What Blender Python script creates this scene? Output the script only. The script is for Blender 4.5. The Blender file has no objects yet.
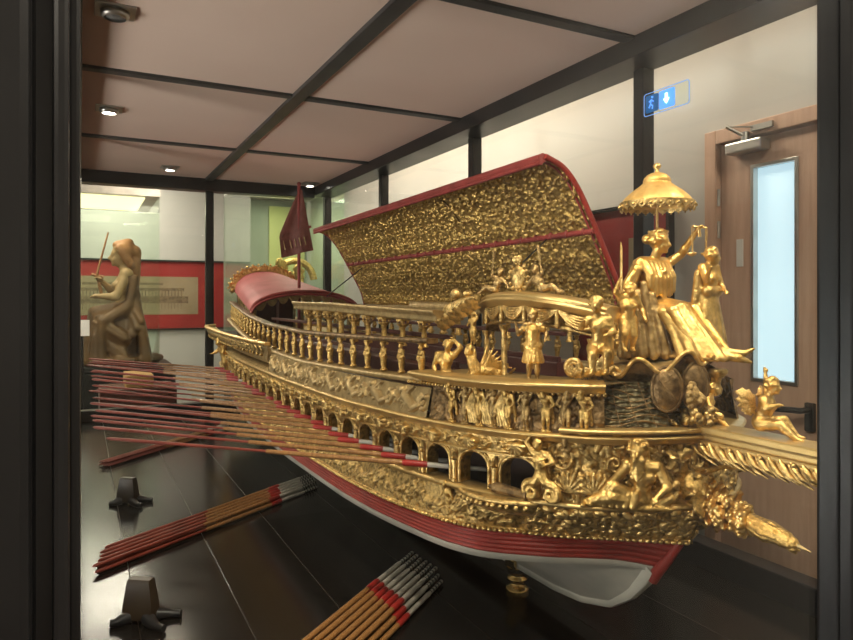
import bpy, bmesh, math, random
import numpy as np
from mathutils import Vector, Matrix, Euler
random.seed(7); np.random.seed(7)
SC = bpy.context.scene
COL = SC.collection
PI = math.pi
V = Vector
# ------------------------------------------------------------------ camera constants (metres, eye at EZ)
F = 670.0; TH = math.radians(27.3); SN = math.sin(TH); CS = math.cos(TH); UV0 = 426.5 - F*math.tan(TH)
EZ = 1.55
def at(u, v, x):
    d = F/CS*x/(u-UV0); y = (d-SN*x)/CS
    return V((x, y, EZ-(v-298)*d/F))
def aty(u, v, y):
    k = (u-UV0)*CS/F; x = k*CS*y/(1-k*SN); d = SN*x+CS*y
    return V((x, y, EZ-(v-298)*d/F))
def Z(z): return EZ+z
# ------------------------------------------------------------------ materials
def mat(name, col, rough=.5, metal=0., noise=None, bump=None, spec=.5, coat=0., emit=None, trans=0., alpha=1., sheen=0., ior=1.45):
    m = bpy.data.materials.new(name); m.use_nodes = True
    nt = m.node_tree; b = nt.nodes['Principled BSDF']
    c = (*col, 1)
    b.inputs['Base Color'].default_value = c
    b.inputs['Roughness'].default_value = rough; b.inputs['Metallic'].default_value = metal
    b.inputs['Specular IOR Level'].default_value = spec; b.inputs['Coat Weight'].default_value = coat
    b.inputs['Transmission Weight'].default_value = trans; b.inputs['IOR'].default_value = ior
    b.inputs['Sheen Weight'].default_value = sheen
    if emit:
        b.inputs['Emission Color'].default_value = (*emit[0], 1); b.inputs['Emission Strength'].default_value = emit[1]
    tc = nt.nodes.new('ShaderNodeTexCoord')
    if noise:                               # (scale, second colour, lo, hi[, stretch])
        mp = nt.nodes.new('ShaderNodeMapping'); nt.links.new(tc.outputs['Object'], mp.inputs['Vector'])
        if len(noise) > 4: mp.inputs['Scale'].default_value = noise[4]
        n = nt.nodes.new('ShaderNodeTexNoise'); n.inputs['Scale'].default_value = noise[0]; n.inputs['Detail'].default_value = 5
        nt.links.new(mp.outputs['Vector'], n.inputs['Vector'])
        r = nt.nodes.new('ShaderNodeValToRGB'); e = r.color_ramp.elements
        e[0].position = noise[2]; e[0].color = c; e[1].position = noise[3]; e[1].color = (*noise[1], 1)
        nt.links.new(n.outputs['Fac'], r.inputs['Fac']); nt.links.new(r.outputs['Color'], b.inputs['Base Color'])
        mr = nt.nodes.new('ShaderNodeMapRange'); mr.inputs['To Min'].default_value = max(.02, rough-.07); mr.inputs['To Max'].default_value = min(1, rough+.1)
        nt.links.new(n.outputs['Fac'], mr.inputs['Value']); nt.links.new(mr.outputs['Result'], b.inputs['Roughness'])
    if bump:                                # (scale, strength, distance)
        n2 = nt.nodes.new('ShaderNodeTexNoise'); n2.inputs['Scale'].default_value = bump[0]; n2.inputs['Detail'].default_value = 4
        nt.links.new(tc.outputs['Object'], n2.inputs['Vector'])
        bp = nt.nodes.new('ShaderNodeBump'); bp.inputs['Strength'].default_value = bump[1]; bp.inputs['Distance'].default_value = bump[2]
        nt.links.new(n2.outputs['Fac'], bp.inputs['Height']); nt.links.new(bp.outputs['Normal'], b.inputs['Normal'])
    return m
def glass_mat(name, tint=(1, 1, 1), ior=1.3, rough=.0, gl=(1, 1, 1)):
    m = bpy.data.materials.new(name); m.use_nodes = True; nt = m.node_tree
    for n in list(nt.nodes): nt.nodes.remove(n)
    o = nt.nodes.new('ShaderNodeOutputMaterial'); mx = nt.nodes.new('ShaderNodeMixShader')
    t = nt.nodes.new('ShaderNodeBsdfTransparent'); t.inputs['Color'].default_value = (*tint, 1)
    g = nt.nodes.new('ShaderNodeBsdfGlossy'); g.inputs['Roughness'].default_value = rough; g.inputs['Color'].default_value = (*gl, 1)
    lw = nt.nodes.new('ShaderNodeLayerWeight'); lw.inputs['Blend'].default_value = .5
    pw = nt.nodes.new('ShaderNodeMath'); pw.operation = 'POWER'; pw.inputs[1].default_value = 4.5; nt.links.new(lw.outputs['Facing'], pw.inputs[0])
    f = nt.nodes.new('ShaderNodeMath'); f.operation = 'MULTIPLY_ADD'; f.inputs[1].default_value = .55; f.inputs[2].default_value = (ior-1)*.06; nt.links.new(pw.outputs[0], f.inputs[0])
    nt.links.new(f.outputs[0], mx.inputs[0]); nt.links.new(t.outputs[0], mx.inputs[1]); nt.links.new(g.outputs[0], mx.inputs[2])
    nt.links.new(mx.outputs[0], o.inputs['Surface'])
    return m
M = {}
M['gold'] = mat('gold leaf', (.80, .545, .205), .36, .88, (75, (.29, .185, .06), .42, .66), (120, .8, .003))
M['gold_carved'] = mat('carved gold', (.66, .445, .165), .38, .86, (85, (.21, .135, .045), .42, .64), (140, .9, .003))
M['gold_pale'] = mat('aged pale gold', (.50, .36, .165), .44, .72, (45, (.31, .215, .09), .38, .68), (150, .3, .002))
M['gold_bright'] = mat('bright burnished gold', (.98, .67, .26), .34, .88, (55, (.56, .34, .095), .44, .68), (100, .7, .003))
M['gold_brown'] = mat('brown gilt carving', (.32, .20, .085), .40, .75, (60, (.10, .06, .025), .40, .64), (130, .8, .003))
M['vault_gold'] = mat('vault gold', (.58, .385, .12), .40, .84, (110, (.25, .145, .04), .42, .64), (200, .6, .003))
M['fig_gold'] = mat('gold figure leaf', (.82, .545, .19), .37, .88, (9, (.40, .25, .07), .38, .68), (22, .6, .004))
M['fig_bright'] = mat('burnished gold figure leaf', (.98, .64, .21), .35, .88, (7, (.56, .32, .075), .38, .70), (18, .55, .004))
M['fig_dark'] = mat('worn gold figure leaf', (.60, .41, .17), .39, .85, (10, (.24, .15, .055), .38, .66), (24, .6, .004))
M['gold_smooth'] = mat('smooth gilt moulding', (.72, .50, .20), .38, .82, (14, (.52, .35, .125), .35, .7), (60, .12, .001))
M['parasol_gold'] = mat('matt gilt parasol', (.86, .56, .19), .48, .7, (40, (.62, .37, .10), .38, .68), (120, .3, .002))
M['net'] = mat('bronze green scales', (.20, .165, .085), .42, .6, (60, (.10, .085, .045), .4, .66), (120, .7, .003))
M['red'] = mat('red paint', (.30, .03, .02), .42, 0, (14, (.21, .02, .014), .4, .7))
M['red_wood'] = mat('dull red moulding', (.30, .045, .04), .5, 0, (18, (.20, .03, .025), .4, .7))
M['maroon'] = mat('maroon paint', (.075, .018, .014), .45, 0, (12, (.05, .012, .01), .4, .7))
M['pink'] = mat('rose velvet', (.52, .115, .115), .6, 0, (10, (.42, .085, .085), .4, .7), sheen=.1)
M['hull_white'] = mat('white hull paint', (.50, .46, .39), .42, 0, (9, (.36, .34, .29), .4, .68), (60, .1, .002))
M['keel_white'] = mat('white keel paint', (.66, .62, .53), .42, 0, (9, (.52, .49, .42), .4, .68))
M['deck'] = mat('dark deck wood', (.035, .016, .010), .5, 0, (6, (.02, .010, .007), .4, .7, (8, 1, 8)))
M['iron'] = mat('dark iron', (.03, .03, .03), .4, .7)
M['banner'] = mat('brown red banner', (.21, .062, .045), .6, 0, (40, (.14, .04, .03), .4, .66), (90, .2, .002))
M['oar_wood'] = mat('varnished oar wood', (.36, .18, .06), .34, .0, (8, (.21, .09, .028), .38, .68, (30, 30, 2)), coat=.3)
M['oar_red'] = mat('red oar paint', (.23, .042, .026), .46, 0, (9, (.14, .024, .016), .4, .7), spec=.3)
M['oar_grip'] = mat('bright red oar band', (.36, .025, .02), .38, 0, (12, (.26, .018, .015), .4, .7))
M['oar_white'] = mat('white oar paint', (.62, .58, .51), .45, 0, (14, (.44, .41, .36), .4, .7))
M['black_wood'] = mat('black lacquered board', (.010, .009, .008), .17, 0, None, None, spec=.3)
M['stain_wood'] = mat('dark stained rest wood', (.045, .03, .017), .42, 0, (12, (.03, .02, .013), .4, .7))
M['black_frame'] = mat('black painted steel', (.012, .012, .013), .3, 0, (6, (.02, .02, .021), .4, .7))
M['grid_frame'] = mat('grey ceiling bar', (.06, .06, .058), .42, .2, (8, (.045, .045, .045), .4, .7))
M['ceil_panel'] = mat('buff ceiling panel', (.86, .67, .56), .8, 0, (2.5, (.81, .62, .515), .35, .7))
M['wall'] = mat('warm grey wall paint', (.60, .575, .53), .85, 0, (1.2, (.54, .515, .475), .4, .7), (300, .05, .001))
M['wall_back'] = mat('grey back wall paint', (.50, .49, .46), .85, 0, (1.2, (.45, .44, .415), .4, .7))
M['room_floor'] = mat('brown room floor', (.11, .07, .05), .35, 0, (3, (.075, .05, .036), .4, .7))
M['room_ceil'] = mat('white room ceiling', (.72, .7, .66), .9)
M['door_wood'] = mat('brown door veneer', (.60, .39, .28), .42, 0, (5, (.52, .33, .235), .35, .7, (14, 14, 1.2)))
M['door_frame'] = mat('brown door frame wood', (.64, .41, .29), .42, 0, (5, (.55, .345, .24), .35, .7, (14, 14, 1.2)))
M['steel'] = mat('brushed steel', (.58, .56, .52), .32, .95, (12, (.45, .44, .41), .4, .7))
M['brass'] = mat('brass', (.75, .52, .2), .16, 1.0, (8, (.65, .43, .15), .4, .7))
M['frame_black'] = mat('black picture frame', (.012, .011, .01), .35)
M['mount_red'] = mat('red picture mount', (.30, .018, .016), .75, 0, (3, (.25, .014, .013), .4, .7))
M['print_paper'] = mat('aged print paper', (.31, .24, .145), .8, 0, (3, (.22, .165, .095), .4, .7))
M['print_ink'] = mat('brown print ink', (.13, .09, .05), .8, 0, (25, (.22, .16, .09), .4, .7))
M['chest_wood'] = mat('red brown chest wood', (.13, .04, .025), .4, 0, (12, (.07, .022, .014), .4, .7), (40, .4, .004))
M['tan_wood'] = mat('tan wood', (.62, .36, .12), .5, 0, (9, (.5, .27, .085), .4, .7))
M['paper'] = mat('white paper', (.8, .79, .75), .8, 0, (9, (.72, .71, .68), .4, .7))
M['statue'] = mat('brown statue wood', (.17, .082, .03), .42, .1, (7, (.09, .042, .015), .4, .7), (60, .2, .004))
M['statue_skin'] = mat('tan statue carving', (.42, .27, .13), .45, .1, (7, (.30, .18, .08), .4, .7), (60, .12, .003))
M['statue_hair'] = mat('auburn statue hair', (.36, .17, .07), .5, .1, (20, (.25, .11, .045), .4, .7))
M['green_reflection'] = mat('green reflection lining', (.36, .39, .31), .8, 0, (2, (.31, .34, .27), .4, .7))  # green reflections of the cabinet glass put into the lining colour
M['yellow_card'] = mat('yellow green panel', (.62, .62, .26), .8, 0, (2, (.5, .52, .22), .4, .7))
M['glass'] = glass_mat('case glass', (.97, .98, .975), 1.22)
M['glass_green'] = glass_mat('greenish cabinet glass', (.95, .985, .955), 1.12)
M['lamp'] = mat('lit lamp face', (1, .95, .85), .4, emit=((1, .93, .8), 22))
M['lamp_tube'] = mat('lit tube', (1, .9, .7), .4, emit=((1, .86, .55), 5))
M['lamp_cabinet'] = mat('lit cabinet panel', (1, .9, .7), .4, emit=((1, .84, .50), 1.8))
M['lamp_off'] = mat('unlit lamp glass', (.3, .3, .3), .1, .5)
M['sign_refl_glow'] = mat('sign reflection blue', (.1, .3, .8), .4, emit=((.10, .36, .95), 1.1))  # emissive colours standing in for the sign's reflection in the front glass
M['sign_refl_dark'] = mat('sign reflection dark blue', (.02, .12, .3), .4, emit=((.01, .10, .30), .6))
M['sign_refl_white'] = mat('sign reflection white', (.8, .95, 1), .4, emit=((.45, .85, 1), 5))
M['sign_refl_edge'] = mat('sign reflection edge', (.2, .4, .9), .4, emit=((.16, .34, .75), .8))
# pane of the door: bright daylight behind frosted glass
M['day_pane'] = mat('daylit door glass', (.7, .85, .9), .3, emit=((.60, .86, 1.0), .9))
# checkered oar tips
def checker_mat():
    m = mat('pierced white oar tip', (.5, .48, .43), .5); nt = m.node_tree; b = nt.nodes['Principled BSDF']
    tc = nt.nodes.new('ShaderNodeTexCoord'); w = nt.nodes.new('ShaderNodeTexWave'); w.wave_type = 'BANDS'; w.bands_direction = 'X'
    w.inputs['Scale'].default_value = 19; w.inputs['Distortion'].default_value = 0
    r = nt.nodes.new('ShaderNodeValToRGB'); r.color_ramp.interpolation = 'CONSTANT'
    r.color_ramp.elements[0].color = (.03, .03, .03, 1); r.color_ramp.elements[1].position = .42; r.color_ramp.elements[1].color = (.5, .48, .43, 1)
    nt.links.new(tc.outputs['Object'], w.inputs['Vector']); nt.links.new(w.outputs['Color'], r.inputs['Fac']); nt.links.new(r.outputs['Color'], b.inputs['Base Color'])
    return m
M['oar_tip'] = checker_mat()
# ------------------------------------------------------------------ mesh builder
def frame_of(d):
    d = d.normalized(); a = V((0, 0, 1)) if abs(d.z) < .95 else V((1, 0, 0))
    x = d.cross(a).normalized(); y = d.cross(x).normalized()
    return x, y
class MB:
    def __init__(s): s.v = []; s.f = []; s.sm = []
    def add(s, vs, fs, smooth=True):
        o = len(s.v); s.v.extend([tuple(p) for p in vs]); s.f.extend([tuple(i+o for i in f) for f in fs]); s.sm.extend([smooth]*len(fs)); return s
    def box(s, c, d, R=None, ch=0.0):
        c = V(c); hx, hy, hz = d[0]/2, d[1]/2, d[2]/2
        if ch <= 0:
            vs = [V((x, y, z)) for x in (-hx, hx) for y in (-hy, hy) for z in (-hz, hz)]
            fs = [(0, 1, 3, 2), (4, 6, 7, 5), (0, 4, 5, 1), (2, 3, 7, 6), (0, 2, 6, 4), (1, 5, 7, 3)]
        else:
            bm = bmesh.new(); bmesh.ops.create_cube(bm, size=1)
            for q in bm.verts: q.co = V((q.co.x*d[0], q.co.y*d[1], q.co.z*d[2]))
            bmesh.ops.bevel(bm, geom=bm.edges[:], offset=ch, segments=2, affect='EDGES', profile=.6)
            bm.verts.index_update(); vs = [q.co.copy() for q in bm.verts]; fs = [tuple(q.index for q in f.verts) for f in bm.faces]; bm.free()
        if R is not None: vs = [R @ p for p in vs]
        return s.add([c+p for p in vs], fs, False)
    def bx(s, x0, x1, y0, y1, z0, z1, ch=0.0):
        return s.box(((x0+x1)/2, (y0+y1)/2, (z0+z1)/2), (x1-x0, y1-y0, z1-z0), None, ch)
    def tube(s, pts, r, n=8, caps=True, flat=1.0, up=None):
        pts = [V(p) for p in pts]; k = len(pts); rs = r if hasattr(r, '__len__') else [r]*k
        vs = []; px = None
        for i, p in enumerate(pts):
            t = (pts[min(i+1, k-1)]-pts[max(i-1, 0)])
            if t.length < 1e-9: t = V((0, 0, 1))
            t.normalize()
            if px is None:
                px = frame_of(t)[0] if up is None else t.cross(V(up)).normalized()
            x = px - t*px.dot(t)
            if x.length < 1e-6: x = frame_of(t)[0]
            x.normalize(); px = x; y = t.cross(x)
            for j in range(n):
                a = 2*PI*j/n; vs.append(p + x*(math.cos(a)*rs[i]) + y*(math.sin(a)*rs[i]*flat))
        fs = [(i*n+j, i*n+(j+1) % n, (i+1)*n+(j+1) % n, (i+1)*n+j) for i in range(k-1) for j in range(n)]
        s.add(vs, fs)
        if caps:
            s.add(vs[:n], [tuple(reversed(range(n)))], False); s.add(vs[-n:], [tuple(range(n))], False)
        return s
    def lathe(s, prof, c=(0, 0, 0), n=16, R=None, sx=1, sy=1, cap=True):
        c = V(c); vs = []
        for (r, z) in prof:
            for j in range(n):
                a = 2*PI*j/n; p = V((r*math.cos(a)*sx, r*math.sin(a)*sy, z)); vs.append(c+(R @ p if R is not None else p))
        k = len(prof)
        s.add(vs, [(i*n+j, i*n+(j+1) % n, (i+1)*n+(j+1) % n, (i+1)*n+j) for i in range(k-1) for j in range(n)])
        if cap and prof[0][0] > 1e-6: s.add(vs[:n], [tuple(reversed(range(n)))], False)
        if cap and prof[-1][0] > 1e-6: s.add(vs[-n:], [tuple(range(n))], False)
        return s
    def ball(s, c, r, n=12, m=8, R=None):
        r = r if hasattr(r, '__len__') else (r, r, r); c = V(c); vs = []; fs = []
        for i in range(m+1):
            t = PI*i/m
            for j in range(n):
                a = 2*PI*j/n; p = V((r[0]*math.sin(t)*math.cos(a), r[1]*math.sin(t)*math.sin(a), r[2]*math.cos(t))); vs.append(c+(R @ p if R is not None else p))
        for i in range(m):
            for j in range(n): fs.append((i*n+j, (i+1)*n+j, (i+1)*n+(j+1) % n, i*n+(j+1) % n))
        return s.add(vs, fs)
    def grid(s, P, wrap=False, flip=False):
        P = np.asarray(P); n, m = P.shape[:2]; o = len(s.v); s.v.extend(map(tuple, P.reshape(-1, 3).tolist()))
        for i in range(n-1):
            for j in range(m if wrap else m-1):
                j2 = (j+1) % m; q = (o+i*m+j, o+i*m+j2, o+(i+1)*m+j2, o+(i+1)*m+j); s.f.append(q[::-1] if flip else q); s.sm.append(True)
        return s
    def prism(s, poly, fn, d0, d1, smooth=False):
        """poly of (a,b) -> fn(a,b,depth) points; closed prism between depths"""
        n = len(poly); vs = [fn(a, b, d0) for a, b in poly]+[fn(a, b, d1) for a, b in poly]
        fs = [tuple(range(n)), tuple(reversed(range(n, 2*n)))]+[(i, n+i, n+(i+1) % n, (i+1) % n) for i in range(n)]
        return s.add(vs, fs, smooth)
    def leaf(s, base, d, nrm, L, w, curl=.5, lobes=3):
        base = V(base); d = V(d).normalized(); nrm = V(nrm); nrm = (nrm-d*nrm.dot(d)).normalized(); side = d.cross(nrm)
        vs = []; K = 7
        for i in range(K):
            t = i/(K-1); ang = curl*t*t*1.6
            c = base+d*(L*t*math.cos(ang*.6))+nrm*(L*.45*math.sin(PI*t*.9)*.5+L*math.sin(ang)*.35*t)
            ww = w*math.sin(PI*min(1, .18+t*.82))**.7*(1+.22*math.cos(2*PI*lobes*t))*(1 if i < K-1 else .15)
            for q, dz in ((-1, -.25), (-.5, .12), (0, .0), (.5, .12), (1, -.25)):
                vs.append(c+side*(ww*q)+nrm*(w*dz))
        s.add(vs, [(i*5+j, i*5+j+1, (i+1)*5+j+1, (i+1)*5+j) for i in range(K-1) for j in range(4)])
        back = [p-nrm*(w*.18) for p in map(V, vs)]
        return s.add(back, [(i*5+j+1, i*5+j, (i+1)*5+j, (i+1)*5+j+1) for i in range(K-1) for j in range(4)])
    def mesh(s, name, off=V((0, 0, 0))):
        me = bpy.data.meshes.new(name)
        vs = np.array(s.v, dtype=float).reshape(-1, 3)-np.array(off)
        me.from_pydata(vs.tolist(), [], s.f); me.polygons.foreach_set('use_smooth', s.sm); me.update(); return me
    def build(s, name, m, parent=None, loc=None):
        """vertices in world coordinates; the object's origin goes to loc (world)"""
        pl = wloc(parent); l = V(loc) if loc is not None else pl
        return put(name, s.mesh(name, l), m, parent, l)
def wloc(o):
    p = V((0, 0, 0))
    while o is not None: p += o.location; o = o.parent
    return p
def put(name, me, m, parent=None, loc=(0, 0, 0), rz=0, sc=None):
    o = bpy.data.objects.new(name, me); COL.objects.link(o)
    if m is not None and not me.materials: me.materials.append(M[m] if isinstance(m, str) else m)
    o.location = V(loc)-wloc(parent); o.rotation_euler = (0, 0, rz)
    if sc is not None: o.scale = sc if hasattr(sc, '__len__') else (sc, sc, sc)
    o.parent = parent
    return o
def tag(o, label, cat, group=None, kind=None):
    o['label'] = label; o['category'] = cat
    if group: o['group'] = group
    if kind: o['kind'] = kind
    return o
def empty(name, loc, label=None, cat=None, group=None, rz=0):
    o = bpy.data.objects.new(name, None); COL.objects.link(o); o.location = loc; o.rotation_euler = (0, 0, rz); o.empty_display_size = .05
    if label: tag(o, label, cat, group)
    return o
def copy_tree(o, parent=None):
    c = o.copy(); COL.objects.link(c); c.parent = parent
    for ch in list(o.children): copy_tree(ch, c)
    return c
def struct(o): o['kind'] = 'structure'; return o
ORD = ['first', 'second', 'third', 'fourth', 'fifth', 'sixth', 'seventh', 'eighth', 'ninth', 'tenth', 'eleventh', 'twelfth', 'thirteenth', 'fourteenth',
       'fifteenth', 'sixteenth', 'seventeenth', 'eighteenth', 'nineteenth', 'twentieth', 'twenty-first', 'twenty-second', 'twenty-third', 'twenty-fourth']
# ------------------------------------------------------------------ sculpted figures: rounded masses fused into one continuous skin
def fuse(shapes, voxel, sm=3, name='figure', fold=None):
    b = MB()
    for sh in shapes:
        if sh[0] == 'c':
            _, p0, p1, r0, r1 = sh; p0 = V(p0); p1 = V(p1); d = p1-p0; L = d.length
            if L < 1e-5: b.ball(p0, r0); continue
            d.normalize(); n = 10; pts = []; rs = []
            for a in (PI*.5, PI*.36, PI*.2): pts.append(p0-d*(r0*math.sin(a))); rs.append(max(1e-4, r0*math.cos(a)))
            pts.append(p0); rs.append(r0); pts.append(p1); rs.append(r1)
            for a in (PI*.2, PI*.36, PI*.5): pts.append(p1+d*(r1*math.sin(a))); rs.append(max(1e-4, r1*math.cos(a)))
            b.tube(pts, rs, n, True)
        else:
            _, c, r, R = sh; b.ball(c, r, 14, 10, R)
    me = b.mesh('tmp'); o = bpy.data.objects.new('tmp', me); COL.objects.link(o)
    md = o.modifiers.new('r', 'REMESH'); md.mode = 'VOXEL'; md.voxel_size = voxel; md.adaptivity = 0; md.use_smooth_shade = True
    if sm:
        s2 = o.modifiers.new('s', 'SMOOTH'); s2.iterations = sm; s2.factor = .5
    dg = bpy.context.evaluated_depsgraph_get(); out = bpy.data.meshes.new_from_object(o.evaluated_get(dg)); out.name = name
    bpy.data.objects.remove(o); bpy.data.meshes.remove(me)
    return out
def lerp(a, b, t): return V(a)*(1-t)+V(b)*t
def basis(f, u=(0, 0, 1)):
    f = V(f).normalized(); r = f.cross(V(u)).normalized(); u2 = r.cross(f).normalized()
    return f, r, u2, Matrix((r, f, u2)).transposed()
def hand_shapes(S, w, h, k, curl=.7, grip=None):
    """palm, four unequal bent fingers and a side thumb; w wrist, h hand centre"""
    d = (V(h)-V(w)); d = d.normalized() if d.length > 1e-6 else V((0, -1, 0))
    x, y = frame_of(d)
    if grip is not None:
        y = V(grip)-d*V(grip).dot(d); y = y.normalized() if y.length > 1e-5 else frame_of(d)[1]; x = d.cross(y)
    h = V(h); S.append(('c', h-d*.012*k, h+d*.014*k, .017*k, .021*k))
    for i, (q, L) in enumerate(((-.016, .034), (-.006, .040), (.005, .037), (.015, .029))):
        b0 = h+d*.026*k+x*q*k; m1 = b0+d*L*.55*k+y*L*.25*curl*k; e1 = m1+d*L*.35*k*(1-curl)+y*L*.6*curl*k
        S.append(('c', b0, m1, .0062*k, .0056*k)); S.append(('c', m1, e1, .0056*k, .0046*k))
    t0 = h-x*.017*k; t1 = t0-x*.016*k+d*.016*k; S.append(('c', t0, t1, .0075*k, .0065*k)); S.append(('c', t1, t1+d*.016*k+y*.012*k*curl, .0065*k, .005*k))
def head_shapes(S, c, f, k=1., hair='short', beard=0, helm=False):
    f, r, u, R = basis(f); c = V(c)
    S.append(('e', c+u*.012*k, (.056*k, .064*k, .062*k), R)); S.append(('e', c-u*.030*k+f*.014*k, (.042*k, .046*k, .044*k), R))
    S.append(('c', c+f*.058*k+u*.006*k, c+f*.074*k-u*.018*k, .008*k, .012*k))                     # nose
    for q in (-1, 1):
        S.append(('c', c+f*.056*k+r*q*.012*k+u*.018*k, c+f*.046*k+r*q*.040*k+u*.016*k, .009*k, .007*k))   # brow
        S.append(('e', c+f*.053*k+r*q*.022*k+u*.004*k, (.010*k, .008*k, .006*k), R))                # eye
        S.append(('e', c+f*.040*k+r*q*.026*k-u*.024*k, (.017*k, .018*k, .018*k), R))               # cheek
        S.append(('e', c+r*q*.058*k-u*.004*k-f*.004*k, (.008*k, .013*k, .020*k), R))               # ear
    S.append(('c', c+f*.058*k-u*.034*k-r*.013*k, c+f*.058*k-u*.034*k+r*.013*k, .0065*k, .0065*k))     # lips
    S.append(('e', c+f*.050*k-u*.058*k, (.016*k, .014*k, .013*k), R))                              # chin
    rnd = random.Random(3)
    if hair in ('short', 'curly', 'bun', 'long'):
        for i in range(46 if hair != 'short' else 30):
            a = rnd.uniform(-PI, PI); t = rnd.uniform(.0, 1.7)
            dv = u*math.cos(t)+(f*math.cos(a)+r*math.sin(a))*math.sin(t)
            if dv.dot(f) > .55 and dv.dot(u) < .62: continue
            p = c+u*.014*k+V((0, 0, 0))+dv*.066*k; S.append(('e', p, (.017*k, .017*k, .015*k), None))
    if hair == 'bun': S.append(('e', c-f*.075*k+u*.02*k, (.034*k, .036*k, .034*k), R))
    if hair == 'long':
        for q in (-1.2, -.6, 0, .6, 1.2):
            a = c-f*.05*k+r*q*.035*k; S.append(('c', a, a-u*.17*k-f*.01*k+r*q*.012*k, .022*k, .013*k))
    if beard:
        for i in range(9):
            q = (i-4)/4; a = c+f*(.05-.02*abs(q))*k-u*.045*k+r*q*.036*k
            S.append(('c', a, a-u*(.05+beard*.07*(1-abs(q)*.6))*k+f*.012*k+r*q*.006*k, .014*k, .008*k))
def human(J, f=(0, -1, 0), fem=False, hair='short', fat=1.0, hs=1.0, hf=None, beard=0, hands=True, legs=True):
    """J: pel chs hed shL shR elL elR haL haR hipL knL ftL hipR knR ftR  (standing height 1)"""
    S = []; f, r, u, R = basis(f); J = {k: V(p) for k, p in J.items()}; pel, ch, hd = J['pel'], J['chs'], J['hed']
    sp = (ch-pel).normalized(); wst = lerp(pel, ch, .45); rr = (J['shR']-J['shL']).normalized()
    fr = sp.cross(rr).normalized();  fr = fr if fr.dot(f) > 0 else -fr
    Rt = Matrix((rr, fr, sp)).transposed()
    S.append(('e', pel, (.088*fat, .07*fat, .075*fat), Rt)); S.append(('c', pel, wst, .072*fat, .062*fat)); S.append(('c', wst, ch, .064*fat, .078*fat))
    S.append(('e', ch, (.095*fat, .066*fat, .09*fat), Rt))
    nk = lerp(J['shL'], J['shR'], .5)+sp*.02
    for q in (1, -1):
        S.append(('e', ch+rr*q*.042*fat+fr*.052*fat+sp*.005, ((.036 if fem else .046)*fat, (.034 if fem else .02)*fat, .034*fat), Rt))
        for t in ((.12, .26) if not fem else (.2,)): S.append(('e', lerp(ch, pel, .35+t)+rr*q*.022+fr*.052*fat, (.022*fat, .014*fat, .022*fat), Rt))
    S.append(('c', J['shL'], J['shR'], .046*fat, .046*fat)); S.append(('c', nk-sp*.02, hd-u*.03*hs, .036*fat, .032*hs))
    S.append(('c', nk, lerp(nk, J['shL'], .7), .04, .036)); S.append(('c', nk, lerp(nk, J['shR'], .7), .04, .036))
    head_shapes(S, hd, hf or f, hs, hair, beard)
    for q in 'LR':
        a, e, h = J['sh'+q], J['el'+q], J['ha'+q]; S.append(('e', a, (.046*fat,)*3, None)); S.append(('c', a, e, .040*fat, .030*fat)); S.append(('c', lerp(e, h, .2), e, .034*fat, .030*fat))
        S.append(('c', e, lerp(e, h, .85), .031*fat, .020*fat))
        if hands: hand_shapes(S, e, h, 1.0*max(1, hs*.9))
        else: S.append(('c', lerp(e, h, .85), h, .022*fat, .022*fat))
        if legs:
            hp, kn, ft = J['hip'+q], J['kn'+q], J['ft'+q]
            S.append(('c', hp, kn, .066*fat, .044*fat)); S.append(('e', kn, (.044*fat,)*3, None)); cf = lerp(kn, ft, .3)-f*.012; S.append(('c', kn, cf, .042*fat, .044*fat)); S.append(('c', cf, ft, .043*fat, .024*fat))
            fd = J.get('fd'+q, f); S.append(('c', ft-V((0, 0, .008)), ft+V(fd)*.075-V((0, 0, .014)), .025*fat, .018*fat)); S.append(('c', ft-V((0, 0, .008)), ft-V(fd)*.02-V((0, 0, .012)), .022, .02))
    return S
STAND = dict(pel=(0, 0, .50), chs=(0, 0, .71), hed=(0, 0, .925), shL=(.105, 0, .79), shR=(-.105, 0, .79), elL=(.15, .01, .63), elR=(-.15, .01, .63), haL=(.16, -.05, .48), haR=(-.16, -.05, .48),
             hipL=(.05, 0, .48), hipR=(-.05, 0, .48), knL=(.06, -.02, .27), knR=(-.05, -.01, .27), ftL=(.06, 0, .045), ftR=(-.06, .01, .045))
def pose(**k):
    d = dict(STAND); d.update(k); return d
# ================================================================== ROOM SETTING
RX = 2.04
def sbox(name, x0, x1, y0, y1, z0, z1, m): return struct(MB().bx(x0, x1, y0, y1, z0, z1).build(name, m))
sbox('floor', -4.1, RX+.12, -3.6, 9.1, -.1, 0, 'room_floor')
sbox('ceiling', -4.1, RX+.12, -3.6, 9.1, 3.3, 3.4, 'room_ceil')
sbox('wall_back', -4.1, RX+.12, 9.0, 9.12, 0, 3.3, 'wall_back')
sbox('wall_left', -4.12, -4.0, -3.6, 9.0, 0, 3.3, 'wall')
sbox('wall_front', -4.1, RX+.12, -3.72, -3.6, 0, 3.3, 'wall')
# right wall with the doorway cut out of it
DY0, DY1, DZ = .84, 1.706, Z(.60)
b = MB(); b.bx(RX, RX+.12, DY1, 9.0, 0, 3.3); b.bx(RX, RX+.12, -3.6, DY0, 0, 3.3); b.bx(RX, RX+.12, DY0, DY1, DZ, 3.3)
struct(b.build('wall_right', 'wall'))
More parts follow.
